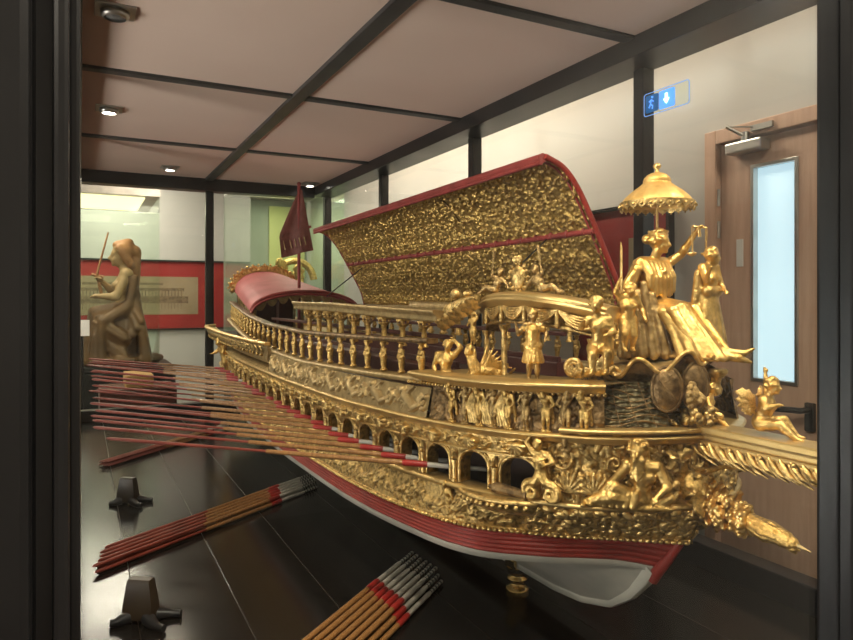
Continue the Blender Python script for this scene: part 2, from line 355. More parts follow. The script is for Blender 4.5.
# door: frame, two leaves, closer, handle, hinges
d1 = empty('door_1', (RX, 1.27, 0)); struct(d1)
b = MB(); b.bx(RX-.02, RX+.1, 1.659, DY1, 0, DZ, .004); b.bx(RX-.02, RX+.1, DY0, .89, 0, DZ, .004); b.bx(RX-.02, RX+.1, .89, 1.659, DZ-.05, DZ, .004)
b.build('door_frame', 'door_frame', d1)
def leaf_door(y0, y1, w0, w1, nm):
    zt, zb = Z(.545), .01; wt, wb = Z(.447), Z(-.275)
    b = MB(); x0, x1 = RX+.008, RX+.05
    b.bx(x0, x1, y0, w0, zb, zt); b.bx(x0, x1, w1, y1, zb, zt); b.bx(x0, x1, w0, w1, wt, zt); b.bx(x0, x1, w0, w1, zb, wb)
    lf = b.build(nm, 'door_wood', d1)
    g = MB().bx(x0+.018, x0+.026, w0, w1, wb, wt).build('door_pane', 'day_pane', lf); g['label'] = 'pale blue daylit glass pane'
    b = MB(); e = .009
    for (a, c, p, q) in ((w0-e, w0+.003, wb-e, wt+e), (w1-.003, w1+e, wb-e, wt+e), (w0, w1, wt-.003, wt+e), (w0, w1, wb-e, wb+.003)): b.bx(x0-.006, x0+.02, a, c, p, q, .002)
    s = b.build('glazing_bead', 'steel', lf); s['label'] = 'pale metal bead around the glass'
    return lf
lfa = leaf_door(1.285, 1.655, 1.372, 1.525, 'door_leaf'); lfb = leaf_door(.894, 1.279, 1.02, 1.17, 'door_leaf')
b = MB(); b.bx(RX-.045, RX+.006, 1.46, 1.60, Z(.497), Z(.535), .006); b.lathe([(.012, 0), (.012, .03)], (RX-.03, 1.53, Z(.535)), 12)
cl = b.build('door_closer', 'steel', lfa); cl['label'] = 'grey metal closer with hinged arm'
b = MB(); kn_ = at(726, 127, RX-.07); b.tube([(RX-.03, 1.53, Z(.55)), kn_], .011, 8, True, .5); b.tube([kn_, (RX-.02, 1.49, Z(.575))], .005, 8, True, .5); b.bx(RX-.03, RX-.015, 1.43, 1.51, Z(.563), Z(.582))
b.build('closer_arm', 'steel', lfa)
for zz in (.36, .245, -.5):
    MB().tube([(RX-.004, 1.657, Z(zz-.03)), (RX-.004, 1.657, Z(zz+.03))], .006, 8).build('hinge', 'steel', d1)
b = MB(); b.bx(RX-.008, RX+.008, 1.305, 1.335, Z(-.42), Z(-.33), .004); b.tube([(RX-.005, 1.32, Z(-.352)), (RX-.05, 1.32, Z(-.352)), (RX-.055, 1.34, Z(-.352)), (RX-.055, 1.40, Z(-.356))], .010, 8)
h = b.build('door_handle', 'iron', lfa); h['label'] = 'black lever handle'
pn = MB().bx(RX+.004, RX+.008, 1.565, 1.59, Z(.11), Z(.205)).build('door_notice', 'paper', lfa); pn['label'] = 'small pale paper strip stuck beside the glass'
# baseboards
sbox('baseboard_right', RX-.015, RX, 1.72, 9.0, 0, .09, 'door_frame'); sbox('baseboard_back', -4, RX-.02, 8.985, 9.0, 0, .09, 'door_frame')
# ------------------------------------------------------------------ framed ship print on the back wall
def framed(name, label, c0, c1, axis, pos, wfr, band, ship=True, cat='picture'):
    """picture lying in plane axis=pos; c0,c1 = (along, z) corners"""
    (a0, z0), (a1, z1) = c0, c1
    def bx(b, p, q, r, s, t0, t1):
        if axis == 'y': b.bx(p, q, pos-t1, pos-t0, r, s)
        else: b.bx(pos-t1, pos-t0, p, q, r, s)
    ctr = ((a0+a1)/2, pos, z0) if axis == 'y' else (pos, (a0+a1)/2, z0)
    e = empty(name, ctr, label, cat)
    b = MB()
    for q in ((a0, a0+wfr, z0, z1), (a1-wfr, a1, z0, z1), (a0+wfr, a1-wfr, z0, z0+wfr), (a0+wfr, a1-wfr, z1-wfr, z1)): bx(b, *q, 0.001, .035)
    b.build('picture_frame', 'frame_black', e)
    b = MB(); bx(b, a0+wfr, a1-wfr, z0+wfr, z1-wfr, .001, .012); b.build('mount', 'mount_red', e)
    h = z1-z0; p0, p1 = z0+h*band[0], z0+h*band[1]
    b = MB(); bx(b, a0+band[2], a1-band[3], p0, p1, .012, .015); pr = b.build('print', 'print_paper', e)
    if ship:
        b = MB(); L0, L1 = a0+band[2]+.06, a1-band[3]-.12; hh = p1-p0
        bx(b, L0, L1, p0+hh*.30, p0+hh*.48, .015, .0165); bx(b, L0+.1, L1-.05, p0+hh*.62, p0+hh*.70, .015, .0165); bx(b, L0+.25, L1-.3, p0+hh*.78, p0+hh*.84, .015, .0165)
        for i in range(34):
            x = L0+.1+(L1-L0-.15)*i/34; bx(b, x, x+.012, p0+hh*.48, p0+hh*.62, .015, .0165)
            bx(b, x, x+.006, p0+hh*.14, p0+hh*.30, .015, .0165)
        b.build('ship_drawing', 'print_ink', pr)
    return e
pA = aty(81, 331, 8.99); pB = aty(227.5, 261.5, 8.99)
framed('framed_print', 'wide black-framed print of a long ship on a red mount behind the statue', (pA.x-.35, Z(-.40)), (pB.x, pB.z), 'y', 8.995, .02, (.22, .76, .05, .37))
framed('framed_print', 'grey print on a red mount on the right wall, between canopy and door', (1.86, Z(-.30)), (2.42, Z(.385)), 'x', RX-.001, .012, (.1, .80, .10, .33), False)
# ------------------------------------------------------------------ statue of seated woman with sword, in its lit cabinet behind
sb = aty(126, 363, 7.2)
st = empty('statue', (sb.x, 7.2, sb.z), 'brown seated statue of a woman raising a sword, on a dark plinth behind the case', 'statue')
J = dict(pel=(0, .0, .33), chs=(-.01, 0, .55), hed=(-.03, 0, .765), shL=(0, -.105, .63), shR=(0, .105, .63), elL=(-.07, -.15, .47), haL=(-.185, -.10, .475), elR=(-.08, .13, .51), haR=(-.165, .06, .59),
         hipL=(0, -.05, .31), hipR=(0, .05, .31), knL=(-.22, -.09, .36), knR=(-.20, .09, .32), ftL=(-.24, -.09, .05), ftR=(-.2, .09, .05))
SH = human(J, (-1, 0, 0), True, 'bun', 1.0, 1.08, legs=False)
kS = 1.36
put('body', fuse(SH, .010, 2, 'statue body'), 'statue_skin', st, (sb.x, 7.2, sb.z+.01), 0, kS)
rnd = random.Random(5); R2 = []
for i in range(26):                       # robe over the lap and knees down to the ground, in deep folds
    q = i/25*2-1; w = 1 if i % 2 else .55
    top = V((.0, q*.13, .40)); kn = V((-.15-.06*(1-q*q), q*.18, .37-.07*abs(q))); mid = V((-.16-.07*(1-q*q)-.015*w, q*.20+rnd.uniform(-.02, .02), .20)); bot = V((-.15-.11*(1-q*q)-.02*w, q*.23+rnd.uniform(-.02, .02), .02))
    R2 += [('c', top, kn, .05, .036), ('c', kn, mid, .034, .014+.018*w), ('c', mid, bot, .014+.018*w, .022+.016*w)]
for k in range(7): z = .33-.035*k; R2.append(('c', (-.19-.02*math.sin(k), -.17, z), (-.02, -.20-.02*math.sin(k*1.7), z-.12), .020, .026))
for i in range(15):
    q = i/14*2-1; w = 1 if i % 2 else .5; R2 += [('c', (.055, q*.12, .56-.12*abs(q)), (.09, q*.18, .28), .02+.012*w, .03), ('c', (.09, q*.18, .28), (.12, q*.22, .02), .02+.014*w, .03+.016*w)]
for k in range(6): R2.append(('c', (.02, -.10-.01*k, .44-.05*k), (.09-.03*k, -.20, .30-.05*k), .022, .026))
R2 += [('e', (-.03, 0, .2), (.15, .18, .2), None), ('c', (-.0, -.13, .35), (.05, -.12, .60), .035, .03), ('c', (.0, -.12, .62), (.07, -.10, .48), .03, .025), ('e', (-.03, 0, .03), (.24, .24, .035), None)]
for i in range(11): a = i/11*2*PI; R2.append(('c', (-.03+.23*math.cos(a), .23*math.sin(a), .025), (-.03+.26*math.cos(a+.4), .25*math.sin(a+.4), .03), .034, .026))
put('robe', fuse(R2, .010, 1, 'statue robe'), 'statue', st, (sb.x, 7.2, sb.z+.01), 0, kS)
H2 = [('c', (.06-.005*i, .0+.015*math.sin(i*1.5), .80-.035*i), (.065, .01*math.cos(i), .77-.035*i), .045-.002*i, .042-.002*i) for i in range(10)] + [('e', (-.008, 0, .805), (.071, .070, .064), None), ('c', (-.06, 0, .845), (.02, 0, .86), .03, .035)] + [('c', (-.045, q*.058, .82), (.0, q*.064, .735), .030, .026) for q in (-1, 1)] + [('c', (-.02, q*.062, .80), (.03, q*.05, .70), .03, .03) for q in (-1, 1)]
put('hair', fuse(H2, .011, 2, 'statue hair'), 'statue_hair', st, (sb.x, 7.2, sb.z+.01), 0, kS)
b = MB(); hp = V((sb.x-.180*kS, 7.2+.06*kS, sb.z+.605*kS)); b.tube([hp+V((.03, 0, -.14)), hp+V((-.01, 0, .05))], .016, 8); b.tube([hp+V((-.01, 0, .05)), hp+V((.09, 0, .46))], [.027, .018], 8, True, .4); b.tube([hp+V((-.06, 0, .045)), hp+V((.05, 0, .02))], .014, 8)
sw = b.build('sword', 'statue_hair', st)
pl = empty('plinth', (sb.x, 7.2, 0), 'dark block plinth carrying the seated statue', 'plinth')
b = MB(); b.bx(sb.x-.42, sb.x+.42, 6.85, 7.55, 0, sb.z-.06, .01); b.build('body', 'black_frame', pl)
MB().bx(sb.x-.40, sb.x+.40, 6.88, 7.52, sb.z-.06, sb.z, .015).build('top_step', 'black_frame', pl)
# the statue's glass cabinet
g0 = aty(160, 200, 6.6); vx0, vx1 = -.55, g0.x; vz1 = Z(.93)
vt = empty('glass_cabinet', ((vx0+vx1)/2, 7.15, 0), 'tall lit glass cabinet enclosing the seated statue', 'cabinet')
b = MB(); b.bx(vx0, vx1, 6.6, 7.85, vz1, vz1+.10); b.build('cabinet_top', 'steel', vt)
MB().bx(vx0+.1, vx1-.12, 6.7, 7.7, vz1-.012, vz1-.001).build('light_panel', 'lamp_cabinet', vt)
for (q) in ((vx1-.008, vx1, 6.6, 7.85), (vx0, vx0+.008, 6.6, 7.85), (vx0+.01, vx1-.01, 6.6, 6.608), (vx0+.01, vx1-.01, 7.842, 7.85)):
    MB().bx(q[0], q[1], q[2], q[3], .12, vz1).build('glass_panel', 'glass_green', vt)
MB().bx(vx0, vx1, 6.6, 7.85, 0, .12).build('base', 'black_frame', vt)
# small white caption card left of the statue, on its own easel
cp = aty(86, 328, 6.0)
ca = empty('caption_card', (cp.x, 6.0, 0), 'small white caption card on a thin stand before the statue', 'card')
b = MB(); b.box((cp.x-.03, 6.0, cp.z), (.11, .012, .13), Matrix.Rotation(-.25, 3, 'X')); b.build('card', 'paper', ca)
b = MB(); b.tube([(cp.x-.03, 6.02, 0), (cp.x-.03, 6.02, cp.z)], .012, 8); b.lathe([(.11, 0), (.11, .015), (.02, .02)], (cp.x-.03, 6.02, 0), 20); b.build('stand', 'iron', ca)
cx_ = aty(143, 390, 5.5).x
cr = empty('wooden_chest', (cx_, 5.5, 0), 'brown wooden chest with a tan lid on the floor behind the display case', 'chest')
MB().bx(cx_-.30, cx_+.22, 5.3, 5.7, 0, .89, .01).build('body', 'chest_wood', cr); MB().bx(cx_-.13, cx_+.06, 5.32, 5.68, .89, .985, .012).build('lid', 'tan_wood', cr)
# ------------------------------------------------------------------ glass cabinet at the back right; green lining and gilt scroll stand in for reflections
gc = empty('glass_cabinet', (1.62, 5.95, 0), 'greenish lit glass cabinet with gilt reflection behind the ship stern', 'cabinet')
X0, X1, Y0, Y1, ZT = 1.20, 2.0, 5.4, 6.5, Z(.95)
MB().bx(X0, X1, Y0, Y1, 0, .72, .01).build('base', 'black_frame', gc)
MB().bx(X0, X1, Y0, Y1, ZT, ZT+.06, .008).build('cabinet_top', 'steel', gc)
MB().bx(X0, X1, Y1-.02, Y1, .72, ZT).build('back_panel', 'green_reflection', gc)
yp = MB().bx(X0+.42, X1-.03, Y1-.05, Y1-.025, 1.75, ZT-.06).build('lining_panel', 'yellow_card', gc); yp['label'] = 'yellow green panel'
for q in ((X0, X0+.008, Y0, Y1-.02), (X1-.008, X1, Y0, Y1-.02), (X0+.008, X1-.008, Y0, Y0+.008)): MB().bx(*q, .72, ZT).build('glass_panel', 'glass_green', gc)
MB().bx(X0+.15, X1-.15, Y0+.2, Y1-.3, ZT-.015, ZT-.002).build('light_panel', 'lamp_cabinet', gc)
gs = empty('gilt_reflection', (1.70, 6.0, .72), 'gilded scroll standing in for a reflected gold model, in the greenish cabinet', 'carving')
b = MB()
for k in range(3):
    cx, cz, rr, sg = ((1.72, 1.72, .20, 1), (1.58, 1.36, .16, -1), (1.80, 1.10, .18, 1))[k]
    pts = [(cx+sg*rr*(1-t*.85)*math.cos(t*9), 6.0+.02*k, cz+rr*(1-t*.85)*math.sin(t*9)) for t in np.linspace(0, 1, 40)]
    b.tube(pts, list(np.linspace(.035, .018, 40)), 8)
for i in range(14):
    a = i*.7; b.leaf((1.68+.12*math.sin(i*1.7), 6.0, .82+.075*i), (math.cos(a), -.1, math.sin(a)*.5+.6), (0, -1, .2), .2, .05, .7)
b.build('scroll', 'gold_bright', gs)
b = MB(); b.tube([(1.7, 6.03, .72), (1.7, 6.03, 1.8)], .02, 8); b.lathe([(.14, .72), (.14, .75), (.03, .77)], (1.7, 6.03, 0), 20); b.build('stand', 'iron', gs)
# ------------------------------------------------------------------ unseen room ceiling lamps; those over case and door are added fill
def ceiling_panel(x, y, w, h, label):
    e = struct(empty('unseen_ceiling_light', (x, y, 3.3)))
    b = MB()
    for q in ((x-w/2-.03, x-w/2, y-h/2, y+h/2), (x+w/2, x+w/2+.03, y-h/2, y+h/2), (x-w/2-.03, x+w/2+.03, y-h/2-.03, y-h/2), (x-w/2-.03, x+w/2+.03, y+h/2, y+h/2+.03)): b.bx(*q, 3.24, 3.3)
    b.build('frame', 'steel', e); MB().bx(x-w/2, x+w/2, y-h/2, y+h/2, 3.25, 3.27).build('diffuser', 'lamp_tube', e)
ceiling_panel(.3, 8.0, .5, 1.2, 'lit ceiling panel above the statue cabinet'); ceiling_panel(-1.6, 5.4, .5, 1.2, 'lit ceiling panel left of the display case')
ceiling_panel(1.0, 3.5, .5, 2.0, 'added unseen ceiling panel above the display case'); ceiling_panel(1.1, -.6, .5, 1.2, 'added unseen fill panel nearest the brown door'); ceiling_panel(-1.5, -1.2, .5, 1.2, 'lit ceiling panel behind the viewer')
w1 = empty('fill_window_1', (-3.98, 2.0, .3)); struct(w1)  # added window on the unseen left wall, housing the fill light
b = MB()
for q in ((-.04, .02, .28, .34), (3.98, 4.04, .28, 1.64)): pass
for (y0_, y1_, z0_, z1_) in ((-.06, 4.06, .24, .30), (-.06, 4.06, 1.60, 1.66), (-.06, .0, .30, 1.60), (4.0, 4.06, .30, 1.60), (1.97, 2.03, .30, 1.60)): b.bx(-3.999, -3.94, y0_, y1_, z0_, z1_, .004)
b.build('fill_window_frame', 'room_ceil', w1); MB().bx(-3.998, -3.985, .0, 4.0, .30, 1.60).build('fill_window_pane', 'day_pane', w1)
def area(x, y, z, w, h, p, col, rot=(0, 0, 0)):
    l = bpy.data.lights.new('area', 'AREA'); l.shape = 'RECTANGLE'; l.size = w; l.size_y = h; l.energy = p; l.color = col
    o = bpy.data.objects.new('lamp_light', l); COL.objects.link(o); o.location = (x, y, z); o.rotation_euler = rot; return o
# ================================================================== DISPLAY CASE
CX0, CX1, CY0, CY1, CZ0, CZ1 = -.03, 1.6, .53, 4.72, Z(-.776), Z(.80)
case = empty('display_case', ((CX0+CX1)/2, (CY0+CY1)/2, 0), 'black framed glass display case holding the gilded ship', 'display case')
b = MB(); b.bx(CX0-.03, CX1+.05, CY0-.03, CY1+.05, 0.0, CZ0-.03, .005); b.build('pedestal', 'black_frame', case)
# floor boards with narrow open seams running along the case
b = MB(); xs = [CX0, .122, .354, .575, .832, 1.07, 1.31, CX1]
for i in range(7): b.bx(xs[i]+.0009, xs[i+1]-.0009, CY0, CY1, CZ0-.03, CZ0, .0012)
b.build('floor_boards', 'black_wood', case)
b = MB()
for x in xs[1:-1]: b.bx(x-.0007, x+.0007, CY0+.05, CY1-.05, CZ0-.004, CZ0-.0003)
s = b.build('board_seam', 'stain_wood', case)
def beam(name, *q, m='black_frame', ch=.004): return MB().bx(*q, ch).build(name, m, case)
RZ = CZ0+.069
beam('bottom_rail', CX1-.015, CX1+.05, CY0, CY1, CZ0-.02, RZ); beam('bottom_rail', CX0-.03, -.003, CY0, CY1, CZ0-.02, CZ0+.05); beam('bottom_rail', CX0, CX1, CY1-.02, CY1+.05, CZ0-.02, RZ); beam('bottom_rail', CX0, CX1, CY0-.03, CY0+.03, CZ0-.02, CZ0+.04)
ZB = CZ1-.062
beam('top_rail', 1.5, CX1+.05, CY0, CY1, ZB, CZ1+.02); beam('top_rail', CX0-.03, .004, CY0, CY1, CZ1-.05, CZ1+.02); beam('top_rail', .004, 1.5, CY1-.06, CY1+.05, CZ1-.08, CZ1+.02); beam('top_rail', CX0-.02, 1.5, CY0-.03, CY0+.03, CZ1-.06, CZ1+.02)
beam('ceiling_bar', .738, .792, CY0+.03, CY1-.06, CZ1-.014, CZ1+.004, m='grid_frame')
for y in (1.545, 2.595, 3.67):
    beam('ceiling_bar', .004, .738, y-.023, y+.023, CZ1-.010, CZ1+.004, m='grid_frame'); beam('ceiling_bar', .792, 1.5, y-.023, y+.023, CZ1-.010, CZ1+.004, m='grid_frame')
ys = [CY0, 1.545, 2.595, 3.67, CY1]
for i in range(4):
    for (a, c) in ((CX0, .765), (.765, 1.56)): MB().bx(a+.001, c-.001, ys[i]+.001, ys[i+1]-.001, CZ1, CZ1+.012).build('ceiling_panel', 'ceil_panel', case)
for y in (1.605, 2.65, 3.70): beam('post', CX1-.005, CX1+.044, y-.022, y+.022, CZ0, ZB)
for (x, y) in ((CX1+.02, CY1+.02), (.779, CY1+.015), (CX0-.005, CY1+.02), (CX1+.02, CY0)): beam('post', x-.026, x+.026, y-.024, y+.024, CZ0, CZ1-.02)
for x in (CX0-.005,):
    for y in (1.605, 2.65, 3.70): beam('post', x-.02, x+.018, y-.026, y+.026, CZ0, CZ1-.03)
# front corner post with stepped edges, and the middle front post
b = MB(); b.bx(-.095, -.028, .49, .56, 0, CZ1+.08, .006); b.bx(-.030, -.013, .505, .565, CZ0-.02, CZ1+.05, .004); b.bx(-.016, -.0065, .50, .55, CZ0-.02, CZ1+.05, .003); b.bx(-.008, .0, .512, .565, CZ0-.02, CZ1+.05, .0025); b.build('front_post', 'black_frame', case)
b = MB(); b.bx(.865, .886, .522, .55, CZ0, CZ1, .003); b.bx(.884, .97, .495, .565, CZ0, CZ1+.05, .007); b.bx(.868, .885, .506, .53, CZ0, CZ1, .003); b.build('front_post', 'black_frame', case)
# panes
def pane(*q): return MB().bx(*q).build('glass_pane', 'glass', case)
pane(.0, .87, .531, .535, CZ0, CZ1-.04); pane(.96, CX1, .531, .535, CZ0, CZ1-.04)
for i in range(4):
    ys2 = [CY0, 1.605, 2.65, 3.70, CY1]; pane(CX1+.018, CX1+.022, ys2[i]+.02, ys2[i+1]-.02, RZ-.02, ZB+.01); pane(CX0-.006, CX0-.002, ys2[i]+.02, ys2[i+1]-.02, CZ0, CZ1-.03)
pane(.0, .755, CY1+.013, CY1+.017, RZ-.01, CZ1-.07); pane(.805, CX1, CY1+.013, CY1+.017, RZ-.01, CZ1-.07)
# recessed spotlights of the case
def spot(x, y, label, p=16, on=True, aim=None, ang=100):
    e = empty('recessed_spotlight', (x, y, CZ1), label, 'spotlight', 'recessed spotlights of the display case')
    b = MB(); w = .052
    b.bx(x-w, x+w, y-w, y+w, CZ1-.006, CZ1-.0005, .002); b.build('plate', 'steel', e)
    b = MB(); b.lathe([(.028, -.024), (.036, -.02), (.038, -.006), (.030, -.006), (.028, -.022)], (x, y, CZ1), 24, cap=False); b.build('ring', 'steel', e)
    b = MB(); b.lathe([(0, -.0215), (.022, -.021), (.0285, -.016), (.0285, -.008)], (x, y, CZ1), 24, cap=False); b.build('lamp_lens', 'lamp' if on else 'lamp_off', e)
    if on:
        l = bpy.data.lights.new('spot', 'SPOT'); l.energy = p; l.color = (1, .87, .66); l.spot_size = math.radians(ang); l.spot_blend = .6; l.shadow_soft_size = .03
        o = bpy.data.objects.new('spot_light', l); COL.objects.link(o); o.location = (x, y, CZ1-.03)
        d = (V(aim) if aim else V((x, y, 0)))-o.location; o.rotation_euler = d.to_track_quat('-Z', 'Y').to_euler()
P0 = 24
spot(.085, 2.05, 'unlit recessed spotlight nearest the front corner, left ceiling row', on=False)
spot(.106, 3.12, 'lit recessed spotlight in the second bay of the left ceiling row', P0, aim=(.5, 2.7, Z(-.5)))
spot(.484, 4.35, 'lit recessed spotlight in the rear bay above the ship stern', P0*.8, aim=(.65, 3.7, Z(-.4)))
spot(1.42, 4.52, 'lit recessed spotlight in the rear corner beside the banner', P0*.6, aim=(1.2, 3.8, Z(-.3)))
spot(.25, 1.0, 'recessed spotlight in the front bay, above the oar rests', P0*1.25, aim=(.85, 1.35, Z(-.25)))
spot(.62, .72, 'recessed spotlight in the front bay, above the ship bow', P0*1.1, aim=(.98, 1.05, Z(-.2)))
spot(1.36, .74, 'recessed spotlight in the front corner beyond the bow', P0*.55, aim=(1.02, .98, Z(.0)))
# reflection of a running-man sign, built as a glowing panel by the right post
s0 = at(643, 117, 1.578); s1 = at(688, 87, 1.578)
sg = empty('exit_sign_reflection', (1.578, (s0.y+s1.y)/2, Z(.30)), 'small blue reflection of a running-man sign with a down arrow, against the post', 'sign')
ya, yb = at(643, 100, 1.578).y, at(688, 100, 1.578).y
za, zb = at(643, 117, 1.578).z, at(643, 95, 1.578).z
def rrect(y0, y1, z0, z1, r, n=5):
    P = []
    for (cy, cz, a0) in ((y1-r, z1-r, 0), (y0+r, z1-r, 90), (y0+r, z0+r, 180), (y1-r, z0+r, 270)):
        for i in range(n+1): a = math.radians(a0+90*i/n); P.append((cy+r*math.cos(a), cz+r*math.sin(a)))
    return P
fx = lambda a, c, d: V((d, a, c))
lo, hi = min(ya, yb), max(ya, yb)
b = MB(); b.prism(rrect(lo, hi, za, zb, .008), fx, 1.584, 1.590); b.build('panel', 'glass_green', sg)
outer = rrect(lo, hi, za, zb, .008)
b = MB(); b.tube([V((1.583, a, c)) for a, c in outer]+[V((1.583, *outer[0]))], .0013, 6); b.build('edge_reflection', 'sign_refl_edge', sg)
w_ = hi-lo
b = MB(); b.prism(rrect(hi-w_*.34, hi-w_*.05, za+.008, zb-.008, .005), fx, 1.580, 1.5835); b.build('pictogram_field', 'sign_refl_dark', sg)
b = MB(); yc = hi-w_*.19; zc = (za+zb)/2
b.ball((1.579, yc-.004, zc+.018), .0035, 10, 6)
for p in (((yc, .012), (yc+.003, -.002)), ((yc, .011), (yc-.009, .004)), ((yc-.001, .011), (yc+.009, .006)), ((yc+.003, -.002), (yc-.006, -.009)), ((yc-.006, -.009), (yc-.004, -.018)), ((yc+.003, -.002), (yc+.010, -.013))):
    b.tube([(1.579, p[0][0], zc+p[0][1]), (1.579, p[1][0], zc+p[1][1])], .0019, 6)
b.build('running_figure', 'sign_refl_glow', sg)
b = MB(); b.prism(rrect(lo+w_*.30, hi-w_*.36, za+.007, zb-.007, .005), fx, 1.5805, 1.5835); b.build('lit_field', 'sign_refl_glow', sg)
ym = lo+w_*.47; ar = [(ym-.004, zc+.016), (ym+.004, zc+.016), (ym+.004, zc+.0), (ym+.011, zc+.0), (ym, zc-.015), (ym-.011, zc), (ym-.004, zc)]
b = MB(); b.prism(ar, fx, 1.578, 1.5803); b.build('arrow', 'sign_refl_white', sg)
# ================================================================== THE SHIP
XC = 1.03
ship = empty('model_ship', (XC, 2.6, Z(-.705)), 'large gilded model ship with red canopy, carved figures and black case around it', 'ship')
def sp(name, b, m, parent=None): return b.build(name, m, parent or ship)
# ---- plan curves (stern centre -> port side -> bow tip), half breadth b against y
def catmull(pts, n=2400):
    P = np.array([pts[0]]+list(pts)+[pts[-1]], float); out = []
    for i in range(1, len(P)-2):
        p0, p1, p2, p3 = P[i-1], P[i], P[i+1], P[i+2]
        for t in np.linspace(0, 1, 60, endpoint=False):
            out.append(.5*((2*p1)+(-p0+p2)*t+(2*p0-5*p1+4*p2-p3)*t*t+(-p0+3*p1-3*p2+p3)*t**3))
    out.append(P[-2]); Q = np.array(out); L = np.concatenate([[0], np.cumsum(np.linalg.norm(np.diff(Q, axis=0), axis=1))])
    s = np.linspace(0, L[-1], n); return np.stack([np.interp(s, L, Q[:, 0]), np.interp(s, L, Q[:, 1])], 1), L[-1]
UP, LUP = catmull([(4.47, 0), (4.455, .12), (4.40, .20), (4.2, .265), (3.6, .33), (3.0, .36), (2.0, .36), (1.6, .345), (1.3, .32), (1.1, .275), (1.0, .225), (.95, .18), (.9, .10), (.87, 0)])
WL, LWL = catmull([(4.40, 0), (4.39, .10), (4.34, .16), (4.2, .22), (3.6, .31), (2.8, .37), (1.8, .372), (1.4, .34), (1.21, .29), (1.1, .19), (1.05, .12), (1.0, .055), (.96, .02), (.93, 0)])
NU = np.linspace(0, 1, len(UP))
def sheer(y, z):
    base = np.interp(y, [.87, 1.0, 1.2, 1.45, 1.8, 2.4, 3.2, 4.4], [.003, 0, -.012, -.024, -.034, -.04, -.034, -.012])
    return base*np.interp(z, [-.47, -.3, -.09], [1.0, 1.0, .6])
def plan(u, w=0.):
    y = np.interp(u, NU, UP[:, 0])*(1-w)+np.interp(u, NU, WL[:, 0])*w; b = np.interp(u, NU, UP[:, 1])*(1-w)+np.interp(u, NU, WL[:, 1])*w
    return y, b
def PP(u, w, off, z, sh=True):
    """numpy: points on the port side"""
    u, w, off, z = np.broadcast_arrays(np.asarray(u, float), w, off, z)
    y, b = plan(u, w); e = 2e-3
    y1, b1 = plan(np.clip(u-e, 0, 1), w); y2, b2 = plan(np.clip(u+e, 0, 1), w)
    tx, ty = -(b2-b1), (y2-y1); l = np.hypot(tx, ty)+1e-12; nx, ny = ty/l, -tx/l
    x = XC-b+nx*off; x = np.minimum(x, XC); yy = y+ny*off
    if np.any(w > .9):                         # raked stem: the wale deepens and leans back towards the bow tip
        ss = np.clip((u-.80)/.2, 0, 1)**2*np.clip((w-.9)/.1, 0, 1); dz_ = np.clip(-.470-z, 0, None)*ss; z = z-dz_*.75; yy = yy+np.clip(-.470-z, 0, None)*ss*.85
    return np.stack([x, yy, EZ+z+(sheer(y, z) if sh else 0)], -1)
def P1(u, w, off, z): return V(PP(u, w, off, z).tolist())
def out_dir(u, w=0.):
    a = PP(u, w, 0, 0); c = PP(u, w, .01, 0); d = V((c-a).tolist()); d.z = 0; return d.normalized()
def yaw_out(u): d = out_dir(u); return math.atan2(d.x, -d.y)
_ub = np.linspace(.05, 1, 4000); _yb = plan(_ub)[0]
def u_of_y(y): return float(np.interp(-y, -_yb, _ub))
def u_of_px(px, z, off=0.):
    """station on the port side seen at picture column px"""
    P = PP(_ub, 0, off, z); d = SN*P[:, 0]+CS*P[:, 1]; col = 426.5+F*(P[:, 0]*CS-P[:, 1]*SN)/d
    return float(np.interp(px, col, _ub))
def twin(o):
    q = o.copy(); COL.objects.link(q); q.parent = o.parent; q.scale = (-1, 1, 1); return q
def mirror(G): Q = G.copy(); Q[..., 0] = 2*XC-Q[..., 0]; return Q
def band(name, m, prof, u0=.045, u1=1., n=500, both=True, parent=None, closed=True):
    """prof: (w, off, z) down the section"""
    u = np.linspace(u0, u1, n)[:, None]; pr = np.array(prof+([prof[0]] if closed else []))
    G = PP(u, pr[:, 0][None], pr[:, 1][None], pr[:, 2][None]); b = MB(); b.grid(G)
    if closed:
        for k in (0, -1): b.add([V(p) for p in G[k][:-1].tolist()], [tuple(range(len(pr)-1))], False)
    o = sp(name, b, m, parent)
    if both: twin(o)
    return o
def strokes(n, m, L, h, st):
    """carved relief heights on an n x m grid of a L x h field from tapered strokes (pts, r0, r1, height)"""
    H = np.zeros((n, m)); sx = np.linspace(0, L, n); ty = np.linspace(0, h, m); dx, dy = L/(n-1), h/(m-1)
    for pts, r0, r1, hh in st:
        k = len(pts)-1 if len(pts) > 1 else 1
        for i in range(k):
            a = pts[i]; c = pts[min(i+1, len(pts)-1)]; ra = r0+(r1-r0)*i/k; rb = r0+(r1-r0)*(i+1)/k; R = max(ra, rb)
            i0 = max(0, int((min(a[0], c[0])-R)/dx)); i1 = min(n, int((max(a[0], c[0])+R)/dx)+2); j0 = max(0, int((min(a[1], c[1])-R)/dy)); j1 = min(m, int((max(a[1], c[1])+R)/dy)+2)
            if i1 <= i0 or j1 <= j0: continue
            X = sx[i0:i1, None]; Y = ty[None, j0:j1]; vx, vy = c[0]-a[0], c[1]-a[1]; q = vx*vx+vy*vy
            t = np.clip(((X-a[0])*vx+(Y-a[1])*vy)/q, 0, 1) if q > 1e-14 else np.zeros((1, 1))
            D2 = (X-a[0]-t*vx)**2+(Y-a[1]-t*vy)**2; rr = ra+(rb-ra)*t
            z = hh*np.sqrt(np.clip(1-D2/(rr*rr), 0, 1)); H[i0:i1, j0:j1] = np.maximum(H[i0:i1, j0:j1], z)
    return H
